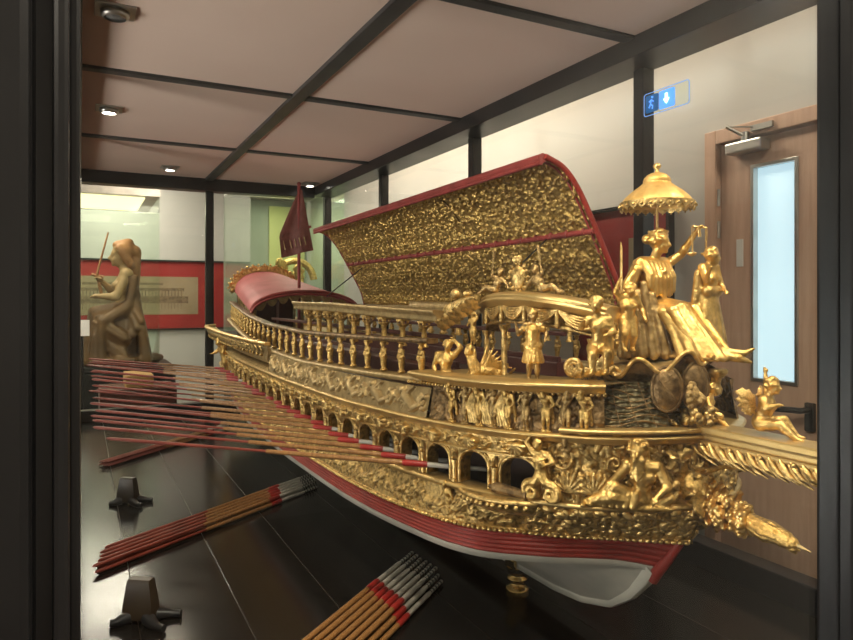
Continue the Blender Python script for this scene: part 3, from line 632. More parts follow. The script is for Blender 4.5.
def spiral(cx, cy, R, turns, a0, sg=1, n=22, r_in=.12):
    return [(cx+R*(1-(1-r_in)*t)*math.cos(a0+sg*turns*2*PI*t), cy+R*(1-(1-r_in)*t)*math.sin(a0+sg*turns*2*PI*t)) for t in np.linspace(0, 1, n)]
def relief(name, m, u0, u1, top, bot, st, n, mm, both=True, soft=0., parent=None, amp=1.):
    """relief band between section points top and bot (w, off, z); strokes in metres along / down"""
    L = (u1-u0)*LUP; h = abs(top[2]-bot[2]); H = strokes(n, mm, L, h, st(L, h)); fd = np.minimum(1, np.minimum(np.arange(n), np.arange(n)[::-1])/6.)[:, None]; H = H*fd*amp
    if soft: H = H+soft*np.random.rand(n, mm)
    u = np.linspace(u0, u1, n)[:, None]; t = np.linspace(0, 1, mm)[None]
    w = top[0]+(bot[0]-top[0])*t; o = top[1]+(bot[1]-top[1])*t; z = top[2]+(bot[2]-top[2])*t
    G = PP(u, w, o+H, z); b = MB(); b.grid(G); o = sp(name, b, m, parent)
    if both: twin(o)
    return o
def rinceau(rnd, L, h, R, r, hh, unit):
    st = []; k = max(1, int(L/unit))
    for i in range(k):
        cx = (i+.5)*L/k; sg = 1 if i % 2 else -1; cy = h*.5+sg*h*.06
        st.append((spiral(cx, cy, R, 1.6, PI*.5*sg+PI, sg), r, r*.55, hh)); st.append(([(cx, cy)], r*1.9, r*1.9, hh*1.25))
        for q in range(8):
            a = rnd.uniform(0, 2*PI); e = R*rnd.uniform(.95, 1.35); p = (cx+R*.8*math.cos(a), cy+R*.7*math.sin(a)); p2 = (cx+e*math.cos(a+.45*sg), min(h*.97, max(h*.03, cy+e*math.sin(a+.45*sg))))
            st.append(([p, ((p[0]+p2[0])/2+.2*r, (p[1]+p2[1])/2), p2], r*.9, r*.35, hh*rnd.uniform(.6, 1)))
        st.append(([(cx-L/k*.5, h*.5-sg*h*.36), (cx-L/k*.25, h*.5-sg*h*.30), (cx, cy-R)], r*.9, r*.9, hh*.8))
    return st
U_BOW = u_of_y(.955); U138 = u_of_y(1.40)
# ---- lower hull, keel, stem
n = 260; u = np.linspace(.0, 1., n); yw, bw = plan(u, 1.); ss = np.clip((u-.80)/.2, 0, 1)**2; zw = -.512-.0315*ss+sheer(yw, np.full(n, -.5)); yw = yw+(-.470-(-.512-.0315*ss))*ss*.85
zk = np.interp(yw, [.93, .985, 1.0, 1.05, 1.11, 1.2, 1.3, 1.5, 3.9, 4.2, 4.33, 4.40], [-.50, -.548, -.572, -.628, -.670, -.693, -.703, -.706, -.705, -.66, -.60, -.52]); zk = np.minimum(zk, zw-.002)
K = 22; t = np.linspace(0, 1, K)[None]**.8
ex = np.interp(yw, [.93, 1.2, 1.6, 3.5, 4.4], [1.5, 2.3, 2.6, 2.6, 1.4])[:, None]
X = XC-.004-bw[:, None]*(1-t); Zz = zw[:, None]+(zk-zw)[:, None]*(.02+.98*t**ex)
X = np.concatenate([X[:, :1], X], 1); Zz = np.concatenate([zw[:, None], Zz], 1); Zz[:, 1] = np.maximum(Zz[:, 1]-.010, zk); Zz[:, 2:] = np.minimum(Zz[:, 2:], Zz[:, 1:2]-.0005); Zz = np.maximum(Zz, zk[:, None]); K += 1
G = np.stack([X, np.repeat(yw[:, None], K, 1), EZ+Zz], -1); b = MB(); b.grid(G); b.grid(mirror(G), flip=True)
hull = sp('hull', b, 'hull_white')
yk = np.array([.985, .989, .994, 1.005, 1.05, 1.11, 1.2, 1.3, 1.5, 2.5, 3.9, 4.2, 4.33, 4.41]); zkk = np.array([-.552, -.560, -.568, -.584, -.632, -.673, -.698, -.709, -.712, -.712, -.710, -.665, -.605, -.52])
yy = np.linspace(0, 1, 90); tt = np.linspace(0, 1, len(yk)); yl = np.interp(yy, tt, yk); zl = np.interp(yy, tt, zkk); dy = np.gradient(yl); dz = np.gradient(zl); l = np.hypot(dy, dz); ny, nz = -dz/l, dy/l
hw, th = .013, .030; rows = []
for (sx, q) in ((-1, 1), (-1, 0.06), (-.6, 0), (.6, 0), (1, 0.06), (1, 1)):
    rows.append(np.stack([np.full(90, XC+sx*hw), yl+ny*th*q, EZ+zl+nz*th*q], -1))
b = MB(); b.grid(np.stack(rows, 1), wrap=True); sp('keel', b, 'keel_white')
# ---- red wale with rounded strakes
pr = [(1., -.02, -.470)]
for k in range(5):
    z0 = -.4715-.0082*k
    for t in np.linspace(0, 1, 6): pr.append((1., .004+.0045*math.sin(PI*t)-.0006*k, z0-.0082*t))
pr.append((1., -.02, -.5135)); band('wale', 'red', pr, 0.0, 1., 420)
# bead row over the wale; towards the bow the ornament overhangs the wale
UL = u_of_y(1.05)
def w_bot(u): return .92-.36*np.clip((np.asarray(u)-UL)/(1-UL), 0, 1)**.6
b = MB(); k = 300
for q in np.linspace(.06, .998, k):
    p = P1(q, float(w_bot(q)), .010, -.466); d = .0062; b.ball(p, (d, d, .0045), 6, 4)
u = np.linspace(0, 1, 420)[:, None]; prb = np.array([(-.004, -.460), (.006, -.4615), (.006, -.470), (-.014, -.4715), (-.03, -.460)]); G = PP(u, w_bot(u), prb[None, :, 0], prb[None, :, 1]); b2 = MB(); b2.grid(G); twin(sp('bead_rail', b2, 'gold'))
sp('bead_row', b, 'gold')
# ---- lower ornament band: garlands with rosettes; acanthus heaps towards the bow
def low_st(L, h):
    rnd = random.Random(11); st = []; k = int(L/.17)
    for i in range(k):
        c = (i+.5)*L/k; wd = L/k
        pts = [(c-wd*.42+wd*.84*t, h*(.22+.50*(1-(2*t-1)**2))) for t in np.linspace(0, 1, 12)]
        st.append((pts, .007, .007, .006))
        for p in pts: st.append(([(p[0]+rnd.uniform(-.003, .003), p[1]+rnd.uniform(-.004, .004))], .0085, .0085, rnd.uniform(.007, .012)))
        e = c-wd*.5; st.append((spiral(e, h*.45, .019, 1.7, 0), .0048, .003, .010)); st.append(([(e, h*.45)], .006, .006, .013))
        for q in range(6): a = PI*(.08+.84*q/5); st.append(([(e, h*.3), (e+.03*math.cos(a), h*.3+.034*math.sin(a))], .005, .0065, .007))
        for q in range(5): x = c+rnd.uniform(-.4, .4)*wd; st.append(([(x, h*.85), (x+.014, h*.78), (x+.03, h*.9)], .006, .003, .006))
    return st
relief('garland_frieze', 'gold_carved', .05, UL, (.05, -.002, -.392), (.92, .004, -.461), low_st, 1500, 36, soft=.0006)
def heap(rnd, N, L, h, r, hh):
    st = []
    for i in range(N):
        x, y = rnd.uniform(0, L), rnd.uniform(0, h); a = rnd.uniform(0, PI); q = r*rnd.uniform(.6, 1.5)
        st.append(([(x-q*math.cos(a), y-q*math.sin(a)), (x+q*math.cos(a), y+q*math.sin(a))], r*.9, r*.5, hh*rnd.uniform(.5, 1.2)))
    return st
def bow_low(L, h):
    st = heap(random.Random(4), 260, L, h*.72, .0075, .012); st += [(spiral(L*f, h*.78, .016, 1.6, 0), .004, .003, .010) for f in (.08, .32)]
    st += [([(L*f, h*.9)], .009, .006, .008) for f in np.linspace(.05, 1, 16)]; return st
relief('acanthus_heap', 'gold', UL, 1., (.05, .004, -.392), (w_bot(np.linspace(UL, 1, 300))[:, None], .004, -.461), bow_low, 300, 60)
b = MB(); b.tube([V((XC, .928-.002, Z(-.474))), V((XC, .955, Z(-.515))), V((XC, .985, Z(-.552))), V((XC, .996, Z(-.572)))], [.008, .010, .0125, .011], 8); sp('stem_post', b, 'red')
# ---- sill under the oar ports
band('sill', 'gold_smooth', [(0, -.03, -.380), (0, .012, -.380), (0, .017, -.384), (0, .015, -.389), (0, .006, -.392), (.05, .004, -.396), (.05, -.03, -.396)], .05, 1., 500)
# ---- dark inner hull seen through the ports
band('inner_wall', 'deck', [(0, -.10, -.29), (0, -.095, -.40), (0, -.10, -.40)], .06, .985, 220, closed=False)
# ---- oar ports: one arched bay after another
PITCH = .1185; ZT_, ZB_ = -.303, -.381
U_AR = u_of_px(546, -.35); nb = 27
du = PITCH/LUP; bays = [U_AR-du*(i+.5) for i in range(nb)]
bays = [q for q in bays if q > .075]
port_objs = []
def arch_bay(uc, wbay, solid=False):
    b = MB(); hw = wbay/2; ow = hw*.70; zs = ZB_+.044; za = ZB_+.003
    N = 14; arch = [(-ow, za)]+[(-ow*math.cos(PI*i/N), zs+ow*.74*math.sin(PI*i/N)) for i in range(N+1)]+[(ow, za)]
    arch = [arch[0]]+arch[1:]
    out = []
    for (x, z) in arch:
        if z <= za+1e-6: out.append((math.copysign(hw, x), za))
        else:
            t = (x/ow); ang = math.atan2(z-zs, x) if z > zs else (0 if x > 0 else PI)
            if z <= zs+1e-6: out.append((math.copysign(hw, x), zs))
            else:
                hx, hz = hw/max(1e-6, abs(math.cos(ang))), (ZT_-zs)/max(1e-6, abs(math.sin(ang))); q = min(hx, hz); out.append((q*math.cos(ang), zs+q*math.sin(ang)))
    def pt(x, z, o): return PP(uc+x/LUP, 0, o, z)
    A0 = np.array([[pt(x, z, .0) for (x, z) in arch], [pt(x, z, .0) for (x, z) in out]]); b.grid(np.transpose(A0, (1, 0, 2)), flip=True)
    R0 = np.array([[pt(x, z, .0) for (x, z) in arch], [pt(x, z, -.028) for (x, z) in arch]]); b.grid(np.transpose(R0, (1, 0, 2)))
    mid = [V(pt(x*1.06, zs+(z-zs)*1.06 if z > zs else z, .001).tolist()) for (x, z) in arch]
    b.tube(mid, .0042, 7); b.tube([V(pt(x*1.2, zs+(z-zs)*1.22 if z > zs else z, .001).tolist()) for (x, z) in arch[1:-1]], .0022, 6)
    # cusps inside the arch
    for q in (.28, .5, .72):
        a_ = PI*q; b.ball(pt(-ow*math.cos(a_), zs+ow*.74*math.sin(a_), -.006).tolist(), .0042, 8, 5)
    o = sp('oar_port', b, 'gold')
    # pilaster with capital and spandrel leaf at the forward side
    b = MB(); x = hw
    for (z0, z1, r) in ((za, za+.006, .011), (za+.006, zs-.004, .0075), (zs-.004, zs+.001, .0105), (zs+.001, zs+.005, .0125)):
        pts = [P1(uc+x/LUP, 0, .003, z0), P1(uc+x/LUP, 0, .003, z1)]; b.tube(pts, r, 8, True, .7)
    d = out_dir(uc+x/LUP)
    for s_ in (-1, 0, 1): b.leaf(P1(uc+(x+s_*.006)/LUP, 0, .004, zs+.006), V((0, s_*.5, 1)), d, .024, .0075, .6)
    b.ball(P1(uc+x/LUP, 0, .007, zs+.010), .0055, 8, 6)
    sp('pilaster', b, 'gold', o)
    return o
for q in bays: port_objs.append(arch_bay(q, PITCH))
# ---- shell frieze above the ports
def shell_st(L, h):
    rnd = random.Random(2); st = []; k = int(L/.1185)
    for i in range(k):
        c = L-(i+.5)*L/k
        st.append(([(c, h*.55)], .017, .017, .012)); 
        for q in range(7): a = PI*(.06+.88*q/6); st.append(([(c, h*.25), (c+.020*math.cos(a), h*.25+.022*math.sin(a))], .004, .0055, .0165))
        for s_ in (-1, 1):
            st.append((spiral(c+s_*.042, h*.5, .010, 1.2, PI if s_ > 0 else 0, s_), .0035, .0025, .007)); st.append(([(c+s_*.02, h*.8), (c+s_*.034, h*.75), (c+s_*.055, h*.4)], .004, .002, .006))
    return st
relief('shell_frieze', 'gold', .05, U_AR+.002, (0, .012, -.268), (0, .004, -.304), shell_st, 1800, 30)
band('port_cornice', 'gold_smooth', [(0, -.01, -.300), (0, .008, -.300), (0, .011, -.3025), (0, .008, -.305), (0, -.01, -.306)], .05, U_AR+.003, 420)
band('cornice', 'gold_smooth', [(0, -.03, -.252), (0, .020, -.252), (0, .026, -.255), (0, .024, -.259), (0, .018, -.261), (0, .018, -.265), (0, .012, -.269), (0, -.02, -.270)], .05, 1., 500)
# ---- main carved frieze of sea creatures and scrolls
def main_st(L, h):
    rnd = random.Random(21); st = rinceau(rnd, L, h, h*.20, .0030, .006, .075); k = int(L/.15)
    for i in range(k):                     # a swimming figure every second scroll
        c = (i+.5)*L/k; sg = -1; y = h*.52
        st += [([(c, y), (c-.022, y-.012)], .011, .0125, .016), ([(c-.034, y-.024)], .0095, .0095, .018), ([(c-.02, y-.018), (c-.042, y+.004), (c-.058, y-.008)], .0055, .0045, .012), ([(c-.012, y-.016), (c+.012, y-.032)], .0055, .0045, .012),
               ([(c, y), (c+.025, y+.014), (c+.05, y+.006)], .012, .007, .014), (spiral(c+.066, y-.004, .017, 1.5, PI*.6, -1), .006, .003, .012)]
        for q in range(5): x = c+rnd.uniform(-.09, .09); yy_ = rnd.uniform(.1, .9)*h; a_ = rnd.uniform(0, 6.3); st.append(([(x, yy_), (x+.012*math.cos(a_), yy_+.012*math.sin(a_))], .006, .003, .009))
    return st
U_FR0 = u_of_y(2.62); U_SAT = u_of_y(1.34)
relief('carved_frieze', 'gold_pale', U_FR0, U_SAT, (0, .0, -.188), (0, .016, -.254), main_st, 1100, 52, amp=.9)
relief('carved_frieze', 'gold_pale', .05, U_FR0, (0, -.03, -.235), (0, .014, -.254), lambda L, h: rinceau(random.Random(8), L, h, .007, .003, .005, .04), 700, 16)
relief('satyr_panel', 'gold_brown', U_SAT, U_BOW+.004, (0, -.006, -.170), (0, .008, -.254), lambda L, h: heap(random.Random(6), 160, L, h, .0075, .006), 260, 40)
# ---- deck
u = np.linspace(.02, .985, 160); A = PP(u, 0, -.02, -.20); A[..., 2] = EZ-.20+sheer(A[..., 1], -.2); Bm = mirror(A); rows = [A*(1-t)+Bm*t for t in np.linspace(0, 1, 5)]
b = MB(); b.grid(np.stack(rows, 1)); sp('deck', b, 'deck')
# ---- rails and balustrade
def stern_rise(y): return np.interp(y, [2.3, 2.8, 3.2, 3.6, 4.0, 4.4], [0, .012, .035, .066, .09, .10])
def inset(y): return np.interp(y, [1.3, 2.6, 3.4, 4.2], [-.022, -.03, -.045, -.06])
def rail(name, m, prof, u0, u1, zf, n=420):
    u = np.linspace(u0, u1, n); y = plan(u)[0]; base = zf(y); ins = inset(y); pr = np.array(prof+[prof[0]])
    G = PP(u[:, None], 0, ins[:, None]+pr[None, :, 0], 0*u[:, None]+pr[None, :, 1]-.1, False); G[..., 2] += .1+base[:, None]
    b = MB(); b.grid(G)
    for k in (0, -1): b.add([V(p) for p in G[k][:-1].tolist()], [tuple(range(len(pr)-1))], False)
    o = sp(name, b, m); twin(o); return o
def z_top(y): return np.interp(y, [1.3, 1.65, 2.2, 2.8], [-.0915, -.1015, -.1125, -.116])+stern_rise(y)
def z_base(y): return np.interp(y, [1.3, 1.65, 2.2, 2.8], [-.180, -.194, -.212, -.215])+stern_rise(y)*.95
def z_led(y): return np.interp(y, [1.3, 2.2, 3.3], [-.034, -.016, -.012])
UB0, UB1 = .085, u_of_y(1.37)
rail('top_rail', 'gold_brown', [(-.016, -.012), (.012, -.012), (.017, -.009), (.017, -.003), (.012, 0), (-.016, 0)], UB0, UB1, z_top)
rail('base_rail', 'gold_pale', [(-.02, -.014), (.024, -.014), (.030, -.008), (.028, -.002), (.022, 0), (-.02, 0)], UB0, UB1, z_base)
U_L0 = u_of_y(2.62)
def led_rail():
    u = np.linspace(U_L0, u_of_y(1.46), 200); y = plan(u)[0]; pr = np.array([(-.125, -.030), (-.092, -.030), (-.088, -.024), (-.092, -.018), (-.088, -.012), (-.080, -.006), (-.080, 0), (-.125, 0), (-.125, -.030)])
    G = PP(u[:, None], 0, pr[None, :, 0], 0*u[:, None]+pr[None, :, 1]-.1, False); G[..., 2] += .1+z_led(y)[:, None]; b = MB(); b.grid(G)
    for k in (0, -1): b.add([V(p) for p in G[k][:-1].tolist()], [tuple(range(8))], False)
    o = sp('entablature', b, 'gold_pale'); twin(o); return o
led_rail()
# baluster: herm figure on a tapered pillar (unit height)
Jb = pose(hed=(0, -.01, .88), chs=(0, 0, .66), pel=(0, 0, .48), shL=(.12, 0, .73), shR=(-.12, 0, .73), elL=(.17, -.03, .56), elR=(-.17, -.03, .56), haL=(.08, -.11, .50), haR=(-.08, -.11, .50))
S = human(Jb, fem=True, hs=1.35, fat=1.25, hands=False, legs=False)
S += [('c', (0, 0, .5), (0, .01, .12), .13, .075), ('e', (0, 0, .06), (.13, .13, .065), None), ('c', (-.1, -.02, .5), (.1, -.02, .5), .06, .06), ('c', (0, -.05, .45), (0, -.06, .2), .07, .04), ('e', (0, 0, .985), (.15, .13, .035), None)]
me_bal = fuse(S, .020, 1, 'baluster'); me_bal.materials.append(M['fig_gold'])
def both_sides(name, me, m, p, yaw, sc, parent=None):
    o = put(name, me, m, ship, p, yaw, sc); q = o.copy(); COL.objects.link(q)
    q.location = (-o.location.x, o.location.y, o.location.z); q.rotation_euler = (0, 0, -yaw); sc3 = o.scale.copy(); q.scale = (-sc3.x, sc3.y, sc3.z); q.parent = ship
    return o
PB = .0985; k = int((UB1-UB0)*LUP/PB)
for i in range(k):
    q = UB1-(i+.5)*PB/LUP
    y = float(plan(q)[0]); p = P1(q, 0, float(inset(y)), -.1); zb, zt = float(z_base(y)), float(z_top(y))-.012; p.z = EZ+zb
    both_sides('baluster', me_bal, 'gold', p, yaw_out(q), (zt-zb)*1.0)
# upper colonnade: small columns with leafy capitals
b = MB(); b.lathe([(.16, 0), (.16, .07), (.11, .10), (.095, .16), (.10, .45), (.085, .64), (.11, .67), (.10, .70)], n=12)
for i in range(10):
    a = 2*PI*i/10; b.leaf((.085*math.cos(a), .085*math.sin(a), .68), (math.cos(a)*.35, math.sin(a)*.35, 1), (math.cos(a), math.sin(a), 0), .24, .06, .8)
for sx in (-1, 1):
    for sy in (-1, 1): b.ball((sx*.15, sy*.12, .88), .055, 8, 6)
b.box((0, 0, .96), (.40, .36, .08)); me_col = b.mesh('column'); me_col.materials.append(M['fig_gold'])
PC = .115; u0 = u_of_y(1.50); k = int((u0-U_L0)*LUP/PC)
for i in range(k):
    q = u0-(i+.35)*PC/LUP; y = float(plan(q)[0]); p = P1(q, 0, -.103, -.1); zb, zt = float(z_top(y))-.03, float(z_led(y))-.030; p.z = EZ+zb
    both_sides('column', me_col, 'gold', p, yaw_out(q), (zt-zb)*1.0)
# cabin benches and inner partition, maroon, glimpsed between the balusters
for sx in (-1, 1):
    b = MB(); x = XC+sx*.185; b.bx(x-.03, x+.03, 1.5, 3.3, Z(-.235), Z(-.180), .004); b.bx(x-.005-.02*sx, x+.005-.02*sx, 1.5, 3.3, Z(-.180), Z(-.165), .002); b.bx(x-.006, x+.006, 1.5, 3.3, Z(-.108), Z(-.096), .002); sp('bench', b, 'maroon')
# ---- canopy vault (only its far half, open towards the viewer)
VY0, VY1 = 1.353, 3.18
sec = np.array([(0, .352), (.0585, .328), (.107, .275), (.157, .19), (.208, .095), (.240, .030), (.256, -.034)])
def catm(P, n):
    P = np.vstack([2*P[0]-P[1], P, 2*P[-1]-P[-2]]); o = []
    for i in range(1, len(P)-2):
        for t in np.linspace(0, 1, 40, endpoint=False):
            p0, p1, p2, p3 = P[i-1:i+3]; o.append(.5*((2*p1)+(-p0+p2)*t+(2*p0-5*p1+4*p2-p3)*t*t+(-p0+3*p1-3*p2+p3)*t**3))
    o.append(P[-2]); o = np.array(o); L = np.concatenate([[0], np.cumsum(np.linalg.norm(np.diff(o, axis=0), axis=1))]); s = np.linspace(0, L[-1], n); return np.stack([np.interp(s, L, o[:, 0]), np.interp(s, L, o[:, 1])], 1), L[-1]
NV, MV = 760, 190; cs, LA = catm(sec, MV); LV = VY1-VY0
tg = np.gradient(cs, axis=0); tg /= np.linalg.norm(tg, axis=1)[:, None]; nin = np.stack([tg[:, 1], -tg[:, 0]], 1)      # towards the inside (left, down)
def vault_st():
    rnd = random.Random(31); st = []; nx = int(LV/.052); ny = 8
    for i in range(nx):
        for j in range(ny):
            cx, cy = (i+.5)*LV/nx, (j+.5)*LA/ny; sg = 1 if (i+j) % 2 else -1
            st.append((spiral(cx, cy, .015, 1.1, rnd.uniform(0, 6), sg, 12), .0034, .0022, .0062)); st.append(([(cx, cy)], .005, .005, .009))
            for q in range(5):
                a = rnd.uniform(0, 2*PI); r0 = .014; x, y = cx+r0*math.cos(a), cy+r0*math.sin(a); st.append(([(x, y), (x+.008*math.cos(a+.6), y+.008*math.sin(a+.6)), (x+.016*math.cos(a+1.2), y+.018*math.sin(a+1.2))], .0042, .0018, rnd.uniform(.004, .009)))
        for q in range(16):
            y = LA*q/16; x = i*LV/nx; st.append(([(x-.004, y), (x+.004, y+.018)], .0034, .002, .006)); st.append(([(x+.004, y), (x-.004, y+.018)], .0034, .002, .006))
    return st
H = strokes(NV, MV, LV, LA, vault_st())
yv = VY0+np.linspace(0, LV, NV); drop = np.interp(yv, [VY0, VY1], [0, -.018])
def vpt(off, k=None):
    X = XC+cs[None, :, 0]+nin[None, :, 0]*off; Z_ = EZ+cs[None, :, 1]+nin[None, :, 1]*off+drop[:, None]*(cs[None, :, 1]/.352); return np.stack(np.broadcast_arrays(X+0*Z_, np.repeat(yv[:, None], MV, 1), Z_), -1)
b = MB(); b.grid(vpt(H+.001)); vault = sp('canopy', b, 'vault_gold')
vault['label'] = 'gilded foliage carving on the inside of the open canopy'
b = MB(); b.grid(vpt(-.010)[::8, ::4], flip=True); G = vpt(-.002)[::8, ::4]; b.grid(G); sp('outer_shell', b, 'red_wood', vault)
def vtube(name, js, r, y0=None, y1=None, m='red_wood', parent=vault):
    pass
ridge = [(XC-.004+0*yv[i], yv[i], EZ+.352+drop[i]) for i in range(0, NV, 10)]+[(XC-.004, VY1, EZ+.334)]
b = MB()
for i in range(len(ridge)-1): pass
b.tube([V(p)+V((0, 0, -.002)) for p in ridge], .0125, 8, True, 1.0); b.tube([V(p)+V((-.006, 0, -.014)) for p in ridge], .006, 8); sp('ridge_moulding', b, 'red_wood', vault)
def arc(yp, off, dr, r, nm, m, step=4):
    pts = [V((XC+cs[j, 0]+nin[j, 0]*off, yp, EZ+cs[j, 1]+nin[j, 1]*off+dr*(cs[j, 1]/.352))) for j in range(0, MV, step)]+[V((XC+cs[-1, 0], yp, EZ+cs[-1, 1]))]
    b = MB(); b.tube(pts, r, 10); return sp(nm, b, m, vault)
arc(VY0-.002, -.002, 0, .0075, 'front_rim', 'red'); arc(VY0+.014, .004, 0, .0035, 'front_rim', 'red_wood'); arc(VY1, -.002, -.018, .008, 'rear_rim', 'red_wood')
jm = int(np.argmin(abs(cs[:, 1]-.178))); b = MB()
b.tube([V((XC+cs[jm, 0]+nin[jm, 0]*.004, y, EZ+cs[jm, 1]+nin[jm, 1]*.004+d*.5)) for y, d in zip(yv[::20], drop[::20])]+[V((XC+cs[jm, 0], VY1, EZ+cs[jm, 1]-.009))], .0085, 8)
for i in range(26):
    y = VY0+(i+.5)*LV/26; b.ball((XC+cs[jm, 0]+nin[jm, 0]*.010, y, EZ+cs[jm, 1]-.009*(y-VY0)/LV), (.008, .006, .010), 8, 6)
sp('middle_rib', b, 'red_wood', vault)
for yr in (1.97, 2.59): arc(yr, .003, -.018*(yr-VY0)/LV, .0025, 'rib', 'gold_brown', 6)
b = MB(); b.bx(XC+.215, XC+.26, VY0+.02, VY1, Z(-.055), Z(-.034), .003); sp('canopy_sill', b, 'gold_pale', vault)
# iron stays that hold the canopy open
for (c0, c1) in (((362, 268, 1.185), (327, 296, .90)), ((546, 240, 1.165), (517, 268, .98))):
    b = MB(); b.tube([at(*c0[:2], c0[2]), at(*c1[:2], c1[2])], .0028, 8); sp('stay_rod', b, 'iron')
# ---- stern tribune: rose barrel roof, gilt crest
def roof_pt(t, y, lift=0.):
    """t -1..1 across; y along"""
    k = (y-3.34)/(4.22-3.34); hw = .280-.095*k; zt = .034+.135*k; zs = -.064+.115*k
    return V((XC+hw*t, y, EZ+zs+(zt-zs)*math.sqrt(max(0, 1-abs(t)**2.2))+lift))
G = np.array([[roof_pt(t, y) for t in np.sin(np.linspace(-PI/2, PI/2, 41))] for y in np.linspace(3.34, 4.22, 14)]); b = MB(); b.grid(G)
G2 = np.array([[roof_pt(t, y, -.012) for t in np.sin(np.linspace(-PI/2, PI/2, 41))] for y in np.linspace(3.34, 4.22, 14)]); b.grid(G2, flip=True)
tr = sp('tribune_roof', b, 'pink'); tr['label'] = 'rose velvet barrel roof over the stern'
b = MB(); b.tube([roof_pt(t, 3.335) for t in np.sin(np.linspace(-PI/2, PI/2, 41))], .009, 10); b.tube([roof_pt(t, 3.32, -.011) for t in np.sin(np.linspace(-PI/2, PI/2, 41))], .006, 8); sp('roof_rim', b, 'red_wood', tr)
b = MB()
for i in range(19):
    t = math.sin(-PI/2+PI*i/18); p = roof_pt(t, 4.225); th_ = math.atan2((p.z-EZ-.02)*1.6, p.x-XC); d = V((math.cos(th_), 0, math.sin(th_)))
    b.leaf(p-d*.006, d, (0, -1, 0), .050+.012*(i % 2), .026, .9); b.ball(p+d*.014+V((0, -.010, 0)), .016, 8, 6); b.ball(p+d*.040+V((0, -.004, 0)), .008, 8, 6)
b.tube([roof_pt(t, 4.21, .004) for t in np.sin(np.linspace(-PI/2, PI/2, 41))], .010, 8)
sp('crest', b, 'gold_bright', tr)
# tribune walls, columns and curtains under the roof
b = MB()
for i in range(7):
    y = 3.40+.125*i
    for sx in (-1, 1):
        x = XC+sx*(.258-.095*(y-3.34)/.88); z1 = EZ-.066+.115*(y-3.34)/.88; b.lathe([(.014, 0), (.014, .008), (.009, .012), (.009, .6*(z1-Z(-.20))), (.010, .9*(z1-Z(-.20))), (.015, z1-Z(-.20))], (x, y, Z(-.20)), 10)
sp('tribune_columns', b, 'gold_pale')
b = MB(); b.bx(XC-.18, XC+.18, 4.16, 4.18, Z(-.2), Z(.05)); b.bx(XC-.02, XC+.02, 3.8, 3.86, Z(-.2), Z(-.02)); sp('tribune_back', b, 'maroon')
b = MB()
for q in range(9):
    t0, t1 = -.92+1.84*q/9, -.92+1.84*(q+1)/9; 
    for k_ in range(3):
        pts = [roof_pt(t0+(t1-t0)*t, 3.36, -.016-(.016+.012*k_)*math.sin(PI*t)) for t in np.linspace(0, 1, 9)]; b.tube(pts, .0065, 6)
sp('tribune_valance', b, 'gold_pale')
# ---- stern quarter gallery
def gal(name, prof, m, y0=2.64, y1=4.42, n=120):
    u = np.linspace(u_of_y(y1), u_of_y(y0), n); y = plan(u)[0]; fl = np.interp(y, [2.62, 2.8, 3.4, 4.4], [.012, .03, .055, .10]); zz = np.interp(y, [2.6, 3.2, 4.4], [-.176, -.172, -.168])
    pr = np.array(prof+[prof[0]]); G = PP(u[:, None], 0, pr[None, :, 0]*fl[:, None]*10+pr[None, :, 1], 0*u[:, None]-.2, False); G[..., 2] = EZ+zz[:, None]+pr[None, :, 2]; b = MB(); b.grid(G)
    for k in (0, -1): b.add([V(p) for p in G[k][:-1].tolist()], [tuple(range(len(pr)-1))], False)
    o = sp(name, b, m); twin(o); return o
gal('gallery_rail', [(.10, -.014, 0), (.10, .006, 0), (.10, .010, -.006), (.10, .006, -.012), (.10, -.014, -.012)], 'gold_bright')
gl = gal('gallery', [(.10, -.006, -.012), (.10, .0, -.014), (.095, .0, -.030), (.09, -.004, -.036), (.06, .004, -.060), (.03, .008, -.072), (.0, .0, -.085), (.0, -.05, -.085), (0, -.05, -.05), (.08, -.03, -.05)], 'gold_pale')
b = MB()
for i in range(30):
    u = u_of_y(2.7+i*.057); y = float(plan(u)[0]); fl = float(np.interp(y, [2.62, 2.8, 3.4, 4.4], [.012, .03, .055, .10])); d = out_dir(u); p = P1(u, 0, fl*.75+.004, -.2); p.z = EZ-.222
    b.leaf(p, V((0, .2, 1)), d, .034, .013, .5); b.ball(p+V((0, 0, -.006))+d*.002, .007, 8, 5)
sp('gallery_leaves', b, 'gold_carved', gl)
# carved figures that carry the stern corner
J = pose(pel=(0, 0, .45), chs=(0, -.06, .66), hed=(0, -.16, .87), shL=(.10, -.08, .75), shR=(-.10, -.08, .75), elL=(.20, -.10, .85), haL=(.16, -.14, 1.0), elR=(-.18, -.16, .62), haR=(-.2, -.28, .6))
S = human(J, hair='curly', fat=1.25, hs=1.3, hands=False, legs=False)+[('c', (0, 0, .45), (0, .1, .12), .11, .07), ('c', (0, .1, .12), (0, -.02, -.06), .07, .05), ('c', (0, -.02, -.06), (0, -.22, -.02), .05, .03)]
me_corner = fuse(S, .03, 2, 'corner figure'); p = at(226, 380, .69); put('corner_figure', me_corner, 'fig_bright', ship, p, math.radians(-75), .235)
b = MB(); 
for i in range(6): b.leaf(at(213+3*i, 378+1.5*i, .72+.004*i), (-.7, -.3, .2-.1*i), (0, 0, 1), .07, .018, .6)
sp('stern_leaves', b, 'gold_bright')
# ================================================================== BOW SCULPTURE
def fig(name, S, m, p, yaw, sc, vox=.016, sm=3, parent=None, mir=False):
    m = {'gold': 'fig_gold', 'gold_bright': 'fig_bright', 'gold_carved': 'fig_dark', 'gold_brown': 'fig_dark'}[m]; me = fuse(S, vox, sm, name); me.materials.append(M[m]); return put(name, me, m, parent or ship, p, yaw, sc)
